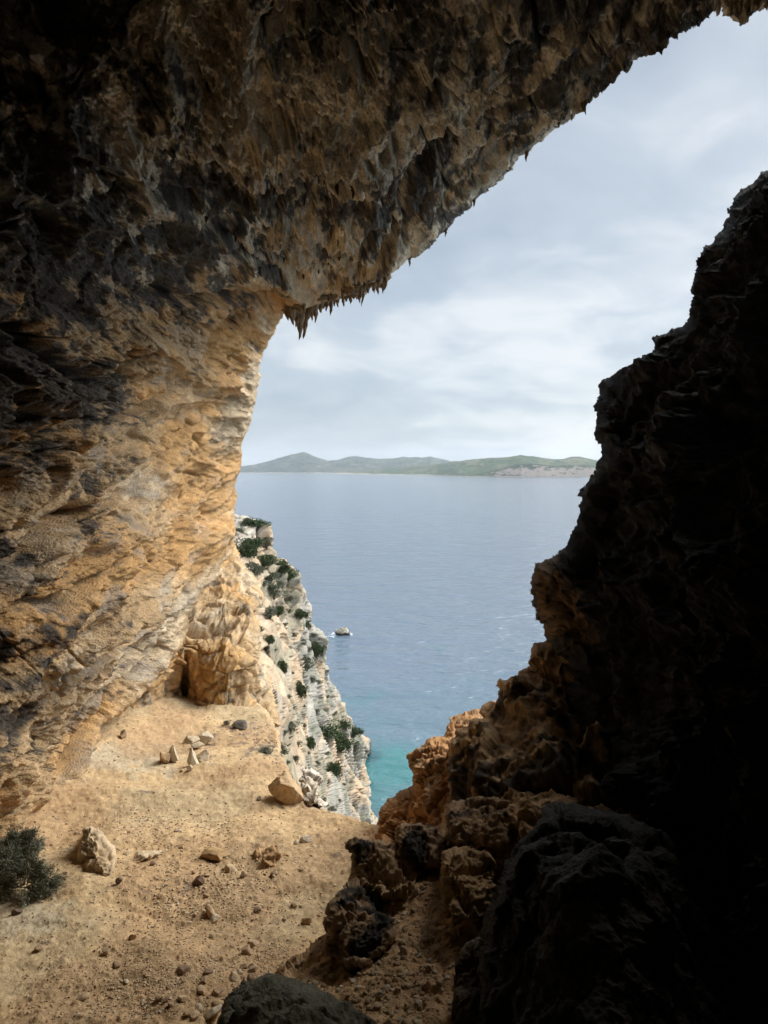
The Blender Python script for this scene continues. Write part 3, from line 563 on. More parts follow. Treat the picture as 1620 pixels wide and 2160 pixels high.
# loose stones, countable, alike
rr = np.random.RandomState(5); protos = []
for k in range(6):
    V, Fc = stone_geo(60 + k, 3, (.2, .17, .12), cuts=16); protos.append(build('loose_stone', V, Fc, stone_col(V, k, [(.46, .34, .21), (.38, .26, .16), (.50, .41, .29), (.28, .19, .12), (.44, .31, .18), (.34, .24, .15)][k]), M_STONE))
n_ls = 0; k = 0
while n_ls < 64:
    px = rr.uniform(30, 680); py = 1600 + 560 * rr.rand() ** .8
    den = float(blobs(px, py, [(450, 1870, 140, 70, 1.), (480, 2080, 230, 60, 1.), (250, 1770, 80, 30, .3), (350, 2130, 150, 60, .5), (330, 1750, 120, 30, .4)])) + .07
    if rr.rand() > den or (py > 1980 and px > 560) or (py < 1700 and px < 220): continue
    o = protos[n_ls] if n_ls < 6 else protos[n_ls % 6].copy()
    if n_ls >= 6: COL.objects.link(o)
    p = ledge_pt(px, py); s = rr.uniform(.5, 1.25) * (1.25 if rr.rand() > .85 else .8)
    o.location = (p[0], p[1], p[2] + .03 * s); o.scale = (s, s * rr.uniform(.7, 1.3), s * rr.uniform(.7, 1.2)); o.rotation_euler = (rr.uniform(-.4, .4), rr.uniform(-.4, .4), rr.uniform(0, 6.28))
    tag(o, 'angular loose stone lying among the rubble on the sandy ledge', 'stone', 'loose stones on the sandy ledge'); n_ls += 1

# gravel : one uncountable object made of chips
def gravel(name, pts, sizes, cols, seed, label):
    r = np.random.RandomState(seed); V0, F0 = [], []
    base = []
    for k in range(8):
        V, Fc = ICO[2]; V = V.copy()[:]; 
        V, Fc = stone_geo(300 + k, 2, (1, .8, .55), cuts=5); base.append((V, Fc))
    n = len(pts); nv = len(base[0][0]); allV = np.zeros((n, nv, 3)); allF = np.zeros((n, len(base[0][1]), 3), np.int64); allC = np.zeros((n, nv, 3))
    for i in range(n):
        V, Fc = base[i % 8]; a = r.uniform(0, 6.28); ca, sa = math.cos(a), math.sin(a); b = r.uniform(-.6, .6); cb, sb = math.cos(b), math.sin(b)
        Rm = np.array([[ca, -sa, 0], [sa, ca, 0], [0, 0, 1]]) @ np.array([[1, 0, 0], [0, cb, -sb], [0, sb, cb]])
        allV[i] = (V * sizes[i]) @ Rm.T + pts[i]; allF[i] = Fc + i * nv; allC[i] = cols[i]
    return tag(build(name, allV.reshape(-1, 3), allF.reshape(-1, 3), allC.reshape(-1, 3), M_STONE, smooth=False), label, 'gravel', kind='stuff')
pts, sz, cc = [], [], []
GX = rr.uniform(0, 780, 42000); GY = 1500 + 660 * rr.rand(42000)
dens = blobs(GX, GY, [(450, 1870, 170, 80, 1.), (480, 2080, 260, 80, 1.), (250, 1770, 120, 40, .3), (350, 2130, 150, 60, .5), (600, 1560, 50, 60, .9), (620, 1600, 50, 60, .5), (500, 1530, 80, 30, .3), (360, 1740, 160, 40, .35)]) + .05
sel = np.where((rr.rand(42000) < dens * 1.0) & (sdf(SL, GX, GY) > 9))[0]
dd = ledge_depth(GX[sel][None], GY[sel][None])[0]; PP = at(GX[sel], GY[sel], dd)
hh, ax = dl(PP, GX[sel], GY[sel], None)
PP[:, 2] += ax[0] * .95 + .005
ok = zl(PP[:, 0], PP[:, 1]) > -20
sz = (.014 + .05 * rr.rand(len(sel)) ** 3) * np.clip(PP[:, 1] / 12., .9, 2.2)
pal = np.array([(.50, .40, .27), (.38, .26, .15), (.46, .33, .19), (.36, .25, .15), (.54, .45, .33), (.33, .23, .14)])
cc = pal[rr.randint(0, 6, len(sel))]
gravel('gravel', PP, sz, cc, 4, 'scattered chips and gravel over the sandy ledge')

# ------------------------------------------------------------------ stalactites : parts of the roof
def cone_geo(L, r, seed, lean=0.):
    q = np.random.RandomState(seed); nr, ns = 9, 10; V = []; 
    for i in range(ns):
        t = i / (ns - 1); rad = r * (1 - t) ** .75 * (1 + .25 * q.uniform(-1, 1)) + .004
        ox, oy = lean * L * t + .06 * L * math.sin(t * 5 + seed) * t, .03 * L * math.sin(t * 4 + seed * 2)
        for j in range(nr):
            a = 2 * math.pi * j / nr; k = rad * (1 + .22 * q.uniform(-1, 1))
            V.append((ox + k * math.cos(a), oy + k * math.sin(a), -L * t))
    Fc = [[i * nr + j, i * nr + (j + 1) % nr, (i + 1) * nr + (j + 1) % nr, (i + 1) * nr + j] for i in range(ns - 1) for j in range(nr)]
    return np.array(V), np.array(Fc)
st_list = []
for (x, y, L, r) in [(632, 650, 78, 9), (640, 655, 62, 8), (625, 650, 48, 9), (648, 650, 44, 8), (616, 650, 36, 9), (606, 650, 26, 8), (656, 648, 26, 7), (664, 645, 32, 5), (697, 636, 28, 5), (690, 636, 20, 6), (676, 642, 18, 6), (712, 632, 18, 4), (724, 628, 22, 4), (738, 622, 22, 5),
                     (746, 620, 15, 4), (766, 612, 34, 5), (758, 616, 20, 5), (788, 602, 18, 4), (797, 600, 22, 4), (808, 590, 36, 6), (813, 585, 30, 5), (730, 625, 14, 4), (683, 640, 14, 5), (705, 634, 12, 4), (776, 608, 14, 4), (752, 618, 16, 4)]:
    st_list.append((x, y, L, r, None))
for i in range(34):
    x = rr.uniform(598, 815); st_list.append((x, 660 - (x - 600) * .31 - rr.uniform(2, 10), rr.uniform(6, 20), rr.uniform(3, 11), None))
for (x, y, L, r) in [(1112, 318, 20, 4), (1235, 215, 24, 4), (1230, 218, 16, 4), (1207, 238, 18, 2.5), (1545, 8, 24, 7), (1556, 8, 28, 8), (1566, 8, 22, 7), (1580, 6, 26, 8), (1536, 4, 16, 6), (864, 548, 16, 3), (1000, 425, 14, 4), (940, 485, 14, 4), (1330, 135, 12, 4), (1180, 258, 12, 3), (1600, 5, 20, 7)]:
    st_list.append((x, y, L, r, None))
bpy.context.view_layer.update()
dep = bpy.context.evaluated_depsgraph_get()
from mathutils.bvhtree import BVHTree
def bvh(o):
    me = o.data; return BVHTree.FromPolygons([v.co for v in me.vertices], [p.vertices[:] for p in me.polygons])
BC = bvh(cave)
def first(B, px, py):
    r = ray(px, py); return B.ray_cast(Vector((0, 0, 0)), Vector(r).normalized())[0]
for i, (x, y, L, r, _) in enumerate(st_list):
    p = None
    for up in (0, 4, 8, 14, 20):
        p = first(BC, x, y - up)
        if p is not None: break
    if p is None: continue
    d = p.y; Lm = (L + up + 3) * d / F * rr.uniform(.75, 1.1); V, Fc = cone_geo(Lm, r * d / F * rr.uniform(.8, 1.5), 400 + i, rr.uniform(-.06, .06))
    c = np.tile(np.array([.20, .145, .09]), (len(V), 1)) * (1 + .4 * fbm(V * 8 + i, 2, 3))[:, None]
    V = V + np.array(p[:]) + np.array([0, .02, .05])
    build('stalactite', V, Fc, c, M_ROCK, parent=cave)
# hanging points seen on the roof itself
n_st = 0
while n_st < 22:
    x, y = rr.uniform(420, 800), rr.uniform(370, 600)
    p = first(BC, x, y)
    if p is None: continue
    d = p.y; V, Fc = cone_geo(rr.uniform(.12, .3), rr.uniform(.03, .06), 600 + n_st)
    c = np.tile(np.array([.06, .045, .03]), (len(V), 1)); build('stalactite', V + np.array(p[:]) + np.array([0, 0, .04]), Fc, c, M_ROCK, parent=cave); n_st += 1

# rubble on the slope below the right wall
BS = bvh(sl); sp_, ss_, sc__ = [], [], []
for _ in range(3200):
    x, y = rr.uniform(580, 1060), rr.uniform(1790, 2180)
    if rr.rand() > float(blobs(x, y, [(850, 2060, 150, 120, 1.), (850, 1900, 90, 90, .7), (700, 2080, 100, 60, .8), (940, 2140, 100, 60, .8)])): continue
    p = first(BS, x, y)
    if p is None: continue
    sp_.append(p[:]); ss_.append(.014 + .075 * rr.rand() ** 4); sc__.append(pal[rr.randint(0, 6)] * .95)
gravel('gravel', np.array(sp_), np.array(ss_), np.array(sc__), 8, 'angular rubble and chips on the brown earth slope at the right')
for i, (x, y, w, h, lab) in enumerate([(877, 1890, 20, 18, 'rounded pale stone highest on the brown earth slope, left of the rounded earthy crag'), (852, 2015, 22, 18, 'angular pale stone in the middle of the brown earth slope'), (905, 2052, 18, 12, 'flat brown stone low on the brown earth slope'), (778, 2040, 20, 14, 'small reddish stone below the lowest rock crag'), (800, 2110, 24, 14, 'flat stone at the very bottom of the brown earth slope')]):
    p = first(BS, x, y)
    if p is None: continue
    V, Fc = stone_geo(700 + i, 4, (w * p.y / F, w * p.y / F * .8, h * p.y / F * 1.2), cuts=14); o = build('stone', V, Fc, stone_col(V, i, [(.50, .42, .30), (.46, .36, .24), (.36, .25, .15), (.38, .23, .14), (.42, .32, .21)][i]), M_STONE); o.location = Vector(p) + Vector((0, .03, h * p.y / F * .3)); tag(o, lab, 'stone')

# ------------------------------------------------------------------ shrubs
def tube(P0, P1, r0, r1, n=5):
    P0, P1 = np.array(P0, float), np.array(P1, float); a = P1 - P0; a /= np.linalg.norm(a) + 1e-9
    b = np.cross(a, (0.3, .2, 1)); b /= np.linalg.norm(b) + 1e-9; c = np.cross(a, b); V = []
    for P, r in ((P0, r0), (P1, r1)):
        for j in range(n): t = 6.283 * j / n; V.append(P + r * (math.cos(t) * b + math.sin(t) * c))
    return np.array(V), np.array([[j, (j + 1) % n, n + (j + 1) % n, n + j] for j in range(n)])
def join(L):
    V, Fc, o = [], [], 0
    for v, f in L: V.append(v); Fc.append(f + o); o += len(v)
    return np.concatenate(V), np.concatenate(Fc)
def leaves(centers, dirs, L, W, r):
    n = len(centers); u = dirs / (np.linalg.norm(dirs, axis=1)[:, None] + 1e-9); w = np.cross(u, r.normal(size=(n, 3))); w /= np.linalg.norm(w, axis=1)[:, None] + 1e-9
    l = L * r.uniform(.6, 1.3, n)[:, None]; k = W * r.uniform(.6, 1.3, n)[:, None]
    V = np.stack([centers - w * k * .3, centers + u * l * .5 - w * k, centers + u * l, centers + u * l * .5 + w * k], 1).reshape(-1, 3)
    return V, np.arange(4 * n).reshape(-1, 4)
def shrub(seed, nl, leaf, lmat, size=(1, 1, .8), nclump=14, feather=False):
    """about one metre across, standing on its origin"""
    r = np.random.RandomState(seed); root = bpy.data.objects.new('shrub', None); COL.objects.link(root)
    cl_, tw = [], []
    for k in range(nclump):
        a = r.uniform(0, 6.28); e = r.uniform(.15, 1.4); q = r.uniform(.35, 1.)
        c = np.array([math.cos(a) * math.cos(e) * .42, math.sin(a) * math.cos(e) * .42, .12 + math.sin(e) * .5]) * np.array([1, 1, 1.]) * q
        cl_.append((c, r.uniform(.10, .22)))
        tw.append(tube((r.uniform(-.03, .03), r.uniform(-.03, .03), -.12), c * .5, .018, .012)); tw.append(tube(c * .5, c, .012, .004))
    per = nl // nclump; CC, DD = [], []
    for c, R in cl_:
        v = r.normal(size=(per, 3)); v /= np.linalg.norm(v, axis=1)[:, None]; rad = R * r.uniform(.35, 1.05, per) ** .6
        P = c + v * rad[:, None] * np.array([1.1, 1.1, .8]); CC.append(P); DD.append(v + r.normal(size=(per, 3)) * .5 + np.array([0, 0, .4]) + (c * 2.5 if feather else 0))
    CC = np.concatenate(CC) * size; DD = np.concatenate(DD)
    V, Fc = leaves(CC, DD, leaf, leaf * (.12 if feather else .35), r)
    build('foliage', V, Fc, None, lmat, root, smooth=False)
    V, Fc = join(tw); build('stem', V * size, Fc, None, M_TWIG, root, smooth=False)
    return root
def copy_tree(o):
    c = o.copy(); COL.objects.link(c)
    for ch in o.children: d = ch.copy(); COL.objects.link(d); d.parent = c
    return c
BH = bvh(hd); B2 = bvh(cl)
SP = [shrub(501, 2600, .055, M_LEAF, nclump=16), shrub(502, 2200, .05, M_LEAF2, nclump=12), shrub(503, 2600, .055, M_LEAF, nclump=20), shrub(504, 1800, .05, M_LEAF2, nclump=10)]
used = [False] * 4
BUSH = [  # px, py (centre), width px, height px, prototype, label
    (516, 1150, 34, 62, 0, 'tall dark green shrub hugging the edge of the orange cave wall'),
    (536, 1142, 40, 30, 2, 'rounded dark shrub high on the headland beside the cave wall'),
    (545, 1100, 50, 22, 0, 'dark shrub crowning the very top of the headland'),
    (522, 1096, 26, 18, 1, 'grey shrub on the headland top next to the cave edge'),
    (562, 1140, 24, 30, 3, 'small olive shrub just under the headland top'),
    (553, 1178, 44, 34, 0, 'dark shrub in the middle of the upper thicket'),
    (535, 1195, 34, 40, 1, 'grey green shrub spreading below the upper thicket'),
    (570, 1215, 44, 34, 3, 'grey shrub on the slope under the upper thicket'),
    (592, 1192, 34, 40, 2, 'dark treelike shrub breaking the headland skyline against the sea'),
    (608, 1208, 36, 32, 0, 'dark shrub on the skyline just below the treelike one'),
    (578, 1240, 40, 40, 1, 'olive shrub at the lower end of the upper thicket'),
    (568, 1290, 38, 38, 3, 'round grey shrub alone on pale rock above the orange gully'),
    (586, 1284, 20, 30, 0, 'small bright green shrub against the round grey one'),
    (634, 1292, 34, 24, 2, 'dark shrub hanging in a cleft below the headland skyline'),
    (645, 1310, 26, 28, 0, 'dark shrub on the skyline above the level of the sea rock'),
    (566, 1345, 18, 30, 0, 'narrow dark shrub in the orange gully'),
    (548, 1325, 18, 16, 1, 'tiny grey shrub beside the top of the tan cliff'),
    (668, 1365, 30, 40, 2, 'dark bushy shrub on the skyline level with the sea rock'),
    (645, 1395, 34, 40, 3, 'grey shrub mid cliff left of the skyline bush'),
    (597, 1400, 18, 46, 0, 'slender dark shrub climbing a crack among white blocks'),
    (634, 1450, 26, 46, 2, 'upright dark green shrub in the centre of the white cliff'),
    (658, 1432, 18, 18, 1, 'small olive shrub right of the upright central one'),
    (696, 1535, 56, 40, 0, 'large dark green shrub low on the cliff, upper half of the big clump'),
    (718, 1562, 50, 44, 2, 'large dark green shrub low on the cliff, lower half of the big clump'),
    (730, 1524, 24, 26, 0, 'dark shrub behind the big low clump'),
    (746, 1540, 30, 26, 2, 'dark shrub on the point just above the water'),
    (651, 1560, 20, 46, 0, 'narrow dark shrub in a vertical cleft above the blocky boulder'),
    (706, 1618, 26, 54, 2, 'tall dark shrub in the brown gully near the cliff bottom'),
    (612, 1530, 30, 30, 3, 'grey green shrub on the rubble slope below the tan cliff'),
    (590, 1575, 26, 34, 1, 'grey shrub beside the orange scree'),
    (622, 1600, 22, 22, 3, 'small grey shrub between scree and white outcrop'),
    (680, 1690, 18, 26, 1, 'small olive shrub at the ledge rim behind the white outcrop'),
]
for (x, y, w, h, k, lab) in BUSH:
    p = first(BH, x, y + h * .3)
    if p is None: continue
    o = copy_tree(SP[k]) if used[k] else SP[k]; used[k] = True
    s = w * p.y / F * 1.5; sz_ = h * p.y / F * 1.5
    o.location = Vector(p) - Vector(p).normalized() * (.10 * s) - Vector((0, 0, .12 * sz_)); o.scale = (s, s, sz_); o.rotation_euler.z = x * .37
    tag(o, lab, 'shrub', 'shrubs growing on the headland cliff')
for (x, y, w, lab) in [(r_[0], r_[1], r_[2], 0) for r_ in [(505, 1120, 24), (528, 1168, 30), (590, 1232, 26), (556, 1232, 28), (612, 1262, 22), (600, 1318, 18), (620, 1340, 20), (580, 1372, 14), (662, 1340, 18), (652, 1372, 20), (615, 1420, 14), (672, 1440, 18),
        (690, 1470, 16), (640, 1490, 16), (610, 1470, 12), (668, 1500, 18), (706, 1505, 18), (640, 1530, 18), (600, 1545, 20), (628, 1570, 22), (606, 1610, 20), (690, 1590, 18), (668, 1610, 18), (650, 1590, 16), (735, 1570, 16), (752, 1575, 14), (692, 1650, 16), (725, 1655, 14), (715, 1690, 16), (745, 1700, 12), (660, 1660, 14), (575, 1520, 16), (640, 1360, 16), (610, 1290, 18)]]:
    p = first(BH, x, y)
    if p is None: continue
    k = (int(x) * 7 + int(y)) % 4; k = 3 if k == 0 else (1 if k == 2 else k); o = copy_tree(SP[k]); s = w * p.y / F * 1.2
    o.location = Vector(p) - Vector((0, 0, .15 * s)); o.scale = (s, s, s * .75); o.rotation_euler.z = x * .7
    tag(o, 'low grey green tuft of scrub clinging to the pale headland cliff', 'shrub', 'low scrub tufts on the headland cliff')
# the near grey bush, bottom left
def near_bush():
    r = np.random.RandomState(77); root = bpy.data.objects.new('bush', None); COL.objects.link(root)
    b0 = ledge_pt(20, 1870); root.location = b0 - np.array([.28, 0, 0]); tw, CC, DD = [], [], []
    def grow(P, D, L, rad, lv):
        Q = P + D * L; tw.append(tube(P, Q, rad * .7, rad * .4, 5))
        if lv >= 3:
            n = 70; t = r.uniform(.1, 1.1, n)[:, None]; CC.append(P + (Q - P) * t + r.normal(size=(n, 3)) * .035); DD.append(D + r.normal(size=(n, 3)) * .55); return
        for _ in range(4 if lv else 5):
            nd = D + r.normal(size=3) * .42 + np.array([.10, 0, .06]); nd /= np.linalg.norm(nd); grow(P + D * L * r.uniform(.5, 1), nd, L * r.uniform(.6, .85), rad * .55, lv + 1)
    for k in range(8):
        D = np.array([r.uniform(-.5, 1.2), r.uniform(-.6, .5), r.uniform(.2, .85)]); D /= np.linalg.norm(D); grow(np.array([r.uniform(-.6, .5), r.uniform(-.1, .5), -.05]), D, .46, .02, 0)
    CC = np.concatenate(CC); DD = np.concatenate(DD); V, Fc = leaves(CC, DD, .085, .006, r)
    build('foliage', V, Fc, None, M_LEAF3, root, smooth=False); V, Fc = join(tw); build('stem', V, Fc, None, M_TWIG, root, smooth=False)
    tag(root, 'feathery grey green bush at the foot of the left cave wall', 'bush')
near_bush()
# dry low plants on the ledge
for (x, y, w, h, lab) in [(560, 1596, 42, 22, 'dry grey twiggy shrublet on the sand above the blocky boulder'), (600, 1590, 26, 16, 'dry brown shrublet beside the orange scree'), (478, 1530, 20, 16, 'small dark green plant on the sand below the tan cliff'), (700, 1712, 30, 10, 'low dry shrublet on the ledge rim')]:
    o = copy_tree(SP[3]); p = ledge_pt(x, y); s = w * p[1] / F * 1.2; o.location = p; o.scale = (s, s, h * p[1] / F); tag(o, lab, 'shrub', 'dry shrublets on the ledge')

# ------------------------------------------------------------------ sea
def sea():
    ys = np.concatenate([np.linspace(-60, 100, 12), np.geomspace(105, 30000, 420)]); us = np.linspace(-1, 1, 380)
    Yg, Ug = np.meshgrid(ys, us, indexing='ij'); Xg = Ug * (150 + np.maximum(Yg, 0) * 1.1)
    V = np.stack([Xg, Yg, np.full(Xg.shape, SEA)], -1).reshape(-1, 3)
    n, m = Xg.shape; i = np.arange(n * m).reshape(n, m); Fc = np.stack([i[:-1, :-1], i[:-1, 1:], i[1:, 1:], i[1:, :-1]], -1).reshape(-1, 4)
    px, py, d = proj(V)
    x, y = V[:, 0], V[:, 1]; n1 = fbm(V * np.array([.012, .006, 0]) + 3, 4, 161); n2 = fbm(V * np.array([.05, .035, 0]) + 3, 4, 162)
    deep = np.array([.112, .142, .182]); mid = np.array([.092, .138, .17]); turq = np.array([.045, .15, .155])
    c = np.tile(deep, (len(V), 1)); c = mixc(c, mid, sst(430, 260, y + 60 * n1))
    sh = .95 * np.exp(-(((x - 8) / 22) ** 2 + ((y - 246) / 20) ** 2)) + 1.0 * np.exp(-(((x - 6) / 9) ** 2 + ((y - 236) / 10) ** 2)) + .9 * np.exp(-(((x + 12) / 22) ** 2 + ((y - 215) / 30) ** 2)) + .18 * np.exp(-(((x - 0) / 60) ** 2 + ((y - 290) / 35) ** 2))
    c = mixc(c, turq, sst(.15, 1.0, sh + .5 * n2 + .2 * n1))
    c = mixc(c, np.array([.022, .06, .08]), sst(.5, 1., .9 * np.exp(-(((x + 4) / 7) ** 2 + ((y - 247) / 14) ** 2)) + .3 * n2))
    o = build('sea', V, Fc, c, M_SEA); tag(o, kind='structure'); o['label'] = 'calm blue grey sea turning turquoise near the rocks'
    return o
M_SEA = bpy.data.materials.new('sea_water'); M_SEA.use_nodes = True
nt = M_SEA.node_tree; N = nt.nodes; L = nt.links; b = N['Principled BSDF']; b.inputs['Roughness'].default_value = .12; b.inputs['IOR'].default_value = 1.33
a = N.new('ShaderNodeAttribute'); a.attribute_name = 'Col'; L.new(a.outputs['Color'], b.inputs['Base Color'])
tc = N.new('ShaderNodeTexCoord'); prev = None
for (sx, sy, sc_, det, dist, st, rz) in ((.55, 1., .035, 6, 6.5, .95, .2), (.6, 1., .16, 5, 2.0, .95, -.25)):
    mp = N.new('ShaderNodeMapping'); mp.inputs['Scale'].default_value = (sx, sy, 1); mp.inputs['Rotation'].default_value = (0, 0, rz); L.new(tc.outputs['Object'], mp.inputs[0])
    nn = N.new('ShaderNodeTexNoise'); nn.inputs['Scale'].default_value = sc_; nn.inputs['Detail'].default_value = det; nn.inputs['Distortion'].default_value = .4; L.new(mp.outputs[0], nn.inputs[0])
    bp = N.new('ShaderNodeBump'); bp.inputs['Strength'].default_value = st; bp.inputs['Distance'].default_value = dist; L.new(nn.outputs[0], bp.inputs['Height'])
    if prev: L.new(prev.outputs[0], bp.inputs['Normal'])
    prev = bp
L.new(prev.outputs[0], b.inputs['Normal'])
sea()
# sea rock with a little foam
p = hit_z(np.array(722.), np.array(1341.), SEA)
V, Fc = stone_geo(91, 5, (10., 9., 10.5), cuts=13); V = V + .22 * np.stack([perlin(V * .8, 1), perlin(V * .8, 2), perlin(V * .9, 3)], 1) * 2
cz = np.tile(np.array([.42, .36, .27]), (len(V), 1)); cz = cz * (1 + .4 * fbm(V * .5, 4, 4))[:, None]; cz = mixc(cz, np.array([.035, .03, .025]), sst(1.1, .3, V[:, 2] - .6 + .5 * perlin(V * .6, 9)))
o = build('sea_rock', V, Fc, cz, M_CLIFF); o.location = p + np.array([0, 3., .2]); tag(o, 'small flat topped rock standing alone in the sea', 'rock')
def foam(cx, cy, spec, seed, label):
    r = np.random.RandomState(seed); Vs, Fs, off = [], [], 0
    for (dx, dy, w, h, nn_) in spec:
        for _ in range(nn_):
            a = r.normal(size=2) * np.array([w, h]); q = r.uniform(.15, .5); k = 7; t = np.linspace(0, 6.283, k, endpoint=False); rad = q * r.uniform(.5, 1.2, k)
            Vs.append(np.stack([cx + dx + a[0] + rad * np.cos(t) * 1.6, cy + dy + a[1] + rad * np.sin(t), np.full(k, SEA + .05 + .001 * (_ % 40))], 1)); Fs.append([list(range(off, off + k))]); off += k
    V = np.concatenate(Vs); me = bpy.data.meshes.new('foam'); me.from_pydata(V.tolist(), [], [f[0] for f in Fs]); m = bpy.data.materials.get('foam') or bpy.data.materials.new('foam'); m.use_nodes = True
    m.node_tree.nodes['Principled BSDF'].inputs['Base Color'].default_value = (.62, .66, .68, 1); me.materials.append(m)
    o = bpy.data.objects.new('foam', me); COL.objects.link(o); tag(o, label, 'foam', kind='stuff')
foam(p[0], p[1], [(-5.5, 3, 1.2, 2.5, 60), (-7, -2, 2., 1., 26), (5.5, 4, .8, 2., 18), (-3, 7, 2.5, 1., 24)], 3, 'thin white foam around the sea rock')

# ------------------------------------------------------------------ far hills
def hills(name, prof, shore, D0, D1, label, col1, col2, seed, cliff=None):
    px = np.array([q[0] for q in prof], float); py = np.array([q[1] for q in prof], float)
    xs = np.arange(px[0], px[-1], 1.3); ridge = np.interp(xs, px, py); ker = np.hanning(9); ker /= ker.sum()
    ridge = np.convolve(np.pad(ridge, 4, mode='edge'), ker, 'valid'); shy = np.interp(xs, [q[0] for q in shore], [q[1] for q in shore])
    ds = hit_z(xs, shy, SEA)[:, 1]                                     # shore distance from where it meets the water
    T = np.concatenate([np.linspace(0, .06, 15)[:-1], np.linspace(.06, 1, 42), np.linspace(1, 2, 14)[1:]]); V = []
    for t in T:
        Y = ds + (D1 - D0) * t
        top = at(xs, ridge, (ds + (D1 - D0)) * 1.0)                   # ridge point
        hr = top[:, 2] - SEA; X = (xs - CX) / F * Y
        if t <= 1: k = np.where(True, t ** .8, t); cl_ = (cliff(xs) if cliff else 0 * xs); kk = k * (1 - cl_) + cl_ * (np.clip(t / .05, 0, 1) * .55 + .45 * t) 
        else: kk = np.full(len(xs), (1 - (t - 1) ** 1.5 * 1.1))
        P = np.stack([X, Y, SEA + hr * kk], 1); n = fbm(P * np.array([.0016, .0012, 0]) + 3, 5, seed, .55); n4 = perlin(P * np.array([.02, .02, 0]), seed + 3)
        P[:, 2] += n * hr * .22 * min(1, t * 3) * (1 - math.exp(-((t - 1) / .15) ** 2) * .7) + n4 * 5 * min(1, t * 10)
        if t == 0: P[:, 2] = SEA - 3
        V.append(P)
    n, m = len(T), len(xs); V = np.concatenate(V); i = np.arange(n * m).reshape(n, m); Fc = np.stack([i[:-1, :-1], i[:-1, 1:], i[1:, 1:], i[1:, :-1]], -1).reshape(-1, 4)
    c = np.tile(np.array(col1, float), (len(V), 1)); nn_ = fbm(V * np.array([.004, .002, .004]), 5, seed + 5, .6); c = mixc(c, col2, sst(-.1, .35, nn_)); c = c * (1 + .5 * fbm(V * np.array([.015, .006, .02]), 4, seed + 6))[:, None]
    if cliff:
        xx = proj(V)[0]; tt = np.repeat(T, m); cc_ = cliff(xx); z = V[:, 2] - SEA
        nz = fbm(V * np.array([.01, .003, .06]), 5, seed + 8, .6)
        c = mixc(c, np.array([.36, .28, .225]), sst(.45, .7, cc_ * .85 + .7 * nz - 1. * sst(.03, .055, tt)))
    c = mixc(c, np.array([.33, .28, .22]), sst(14, 5, V[:, 2] - SEA + 8 * nn_) * .8)
    o = build(name, V, Fc, c, M_FAR); tag(o, kind='structure'); o['label'] = label; return o
hills('hills', [(300, 996), (420, 990), (480, 984), (515, 983), (540, 979), (570, 972), (600, 963), (620, 958), (640, 955), (655, 959), (675, 967), (692, 972), (710, 970), (735, 964), (752, 962), (775, 966), (800, 969), (830, 967), (870, 965), (910, 964), (935, 969), (955, 974), (1000, 980), (1100, 984), (1300, 985)],
      [(300, 998), (1300, 998)], 11800, 14500, 'distant grey blue hills with one pointed summit', (.035, .05, .035), (.07, .075, .055), 171)
def clf(x): return sst(960, 1120, x)
hills('hills', [(690, 999.3), (740, 996), (790, 991), (850, 984), (900, 980), (950, 974), (1000, 970), (1040, 966), (1090, 963), (1130, 964), (1170, 969), (1200, 967), (1225, 964), (1260, 969), (1320, 980), (1500, 985)],
      [(690, 999.5), (740, 1000), (800, 1001), (900, 1003), (980, 1006), (1100, 1007), (1260, 1006), (1500, 1006)], 7700, 9300, 'low green headland with a pale cliff line across the bay', (.03, .055, .02), (.085, .09, .045), 181, clf)

# ------------------------------------------------------------------ cave behind and round the camera
def back():
    n, m = 90, 70; V = []
    for i in range(n):
        t = i / (n - 1); y = 4.6 - 20 * t; k = 1. if t < .55 else math.sqrt(max(0., 1 - ((t - .55) / .45) ** 2)) + .001
        for j in range(m):
            a = 2 * math.pi * j / m; ca, sa = math.cos(a), math.sin(a)
            sx = abs(ca) ** .6 * (1 if ca > 0 else -1); sz = abs(sa) ** .6 * (1 if sa > 0 else -1)
            V.append(((-2.2 + 6.1 * sx) * k, y, (-.6 + 8.1 * sz) * k))
    V = np.array(V); nn_ = ridged(V * .35, 4, 191) - .8; c0 = V * np.array([1, 0, 1]); c0 /= np.linalg.norm(c0, axis=1)[:, None] + 1e-6; V = V - c0 * (nn_ * .7)[:, None]
    i = np.arange(n * m).reshape(n, m); j = np.roll(i, -1, 1); Fc = np.stack([i[:-1], j[:-1], j[1:], i[1:]], -1).reshape(-1, 4)
    c = mixc(np.tile(np.array([.28, .25, .21]), (len(V), 1)), np.array([.38, .32, .25]), sst(-.1, .5, fbm(V * .5, 4, 195)))
    o = build('cave_wall', V, Fc, c, M_DARK); tag(o, kind='structure'); o['label'] = 'dark inner cave walls closing round the viewpoint'
back()

# ------------------------------------------------------------------ light
SUN_EL, SUN_AZ = math.radians(39), math.radians(47)     # azimuth measured from +Y (out of the cave) towards +X
sd = Vector((math.sin(SUN_AZ) * math.cos(SUN_EL), math.cos(SUN_AZ) * math.cos(SUN_EL), math.sin(SUN_EL)))
sl_ = bpy.data.lights.new('sun', 'SUN'); sl_.energy = 1.25; sl_.angle = math.radians(38); sl_.color = (1., .95, .88)
so = bpy.data.objects.new('sun', sl_); COL.objects.link(so); so.rotation_euler = sd.to_track_quat('Z', 'Y').to_euler()
W = bpy.data.worlds.new('World'); sc.world = W; W.use_nodes = True; nt = W.node_tree; N = nt.nodes; L = nt.links
bg = N['Background']; bg.inputs['Strength'].default_value = .1
sky = N.new('ShaderNodeTexSky'); sky.sky_type = 'NISHITA'; sky.sun_disc = False; sky.sun_elevation = SUN_EL; sky.sun_rotation = SUN_AZ
tc = N.new('ShaderNodeTexCoord'); sp = N.new('ShaderNodeSeparateXYZ'); L.new(tc.outputs['Generated'], sp.inputs[0])
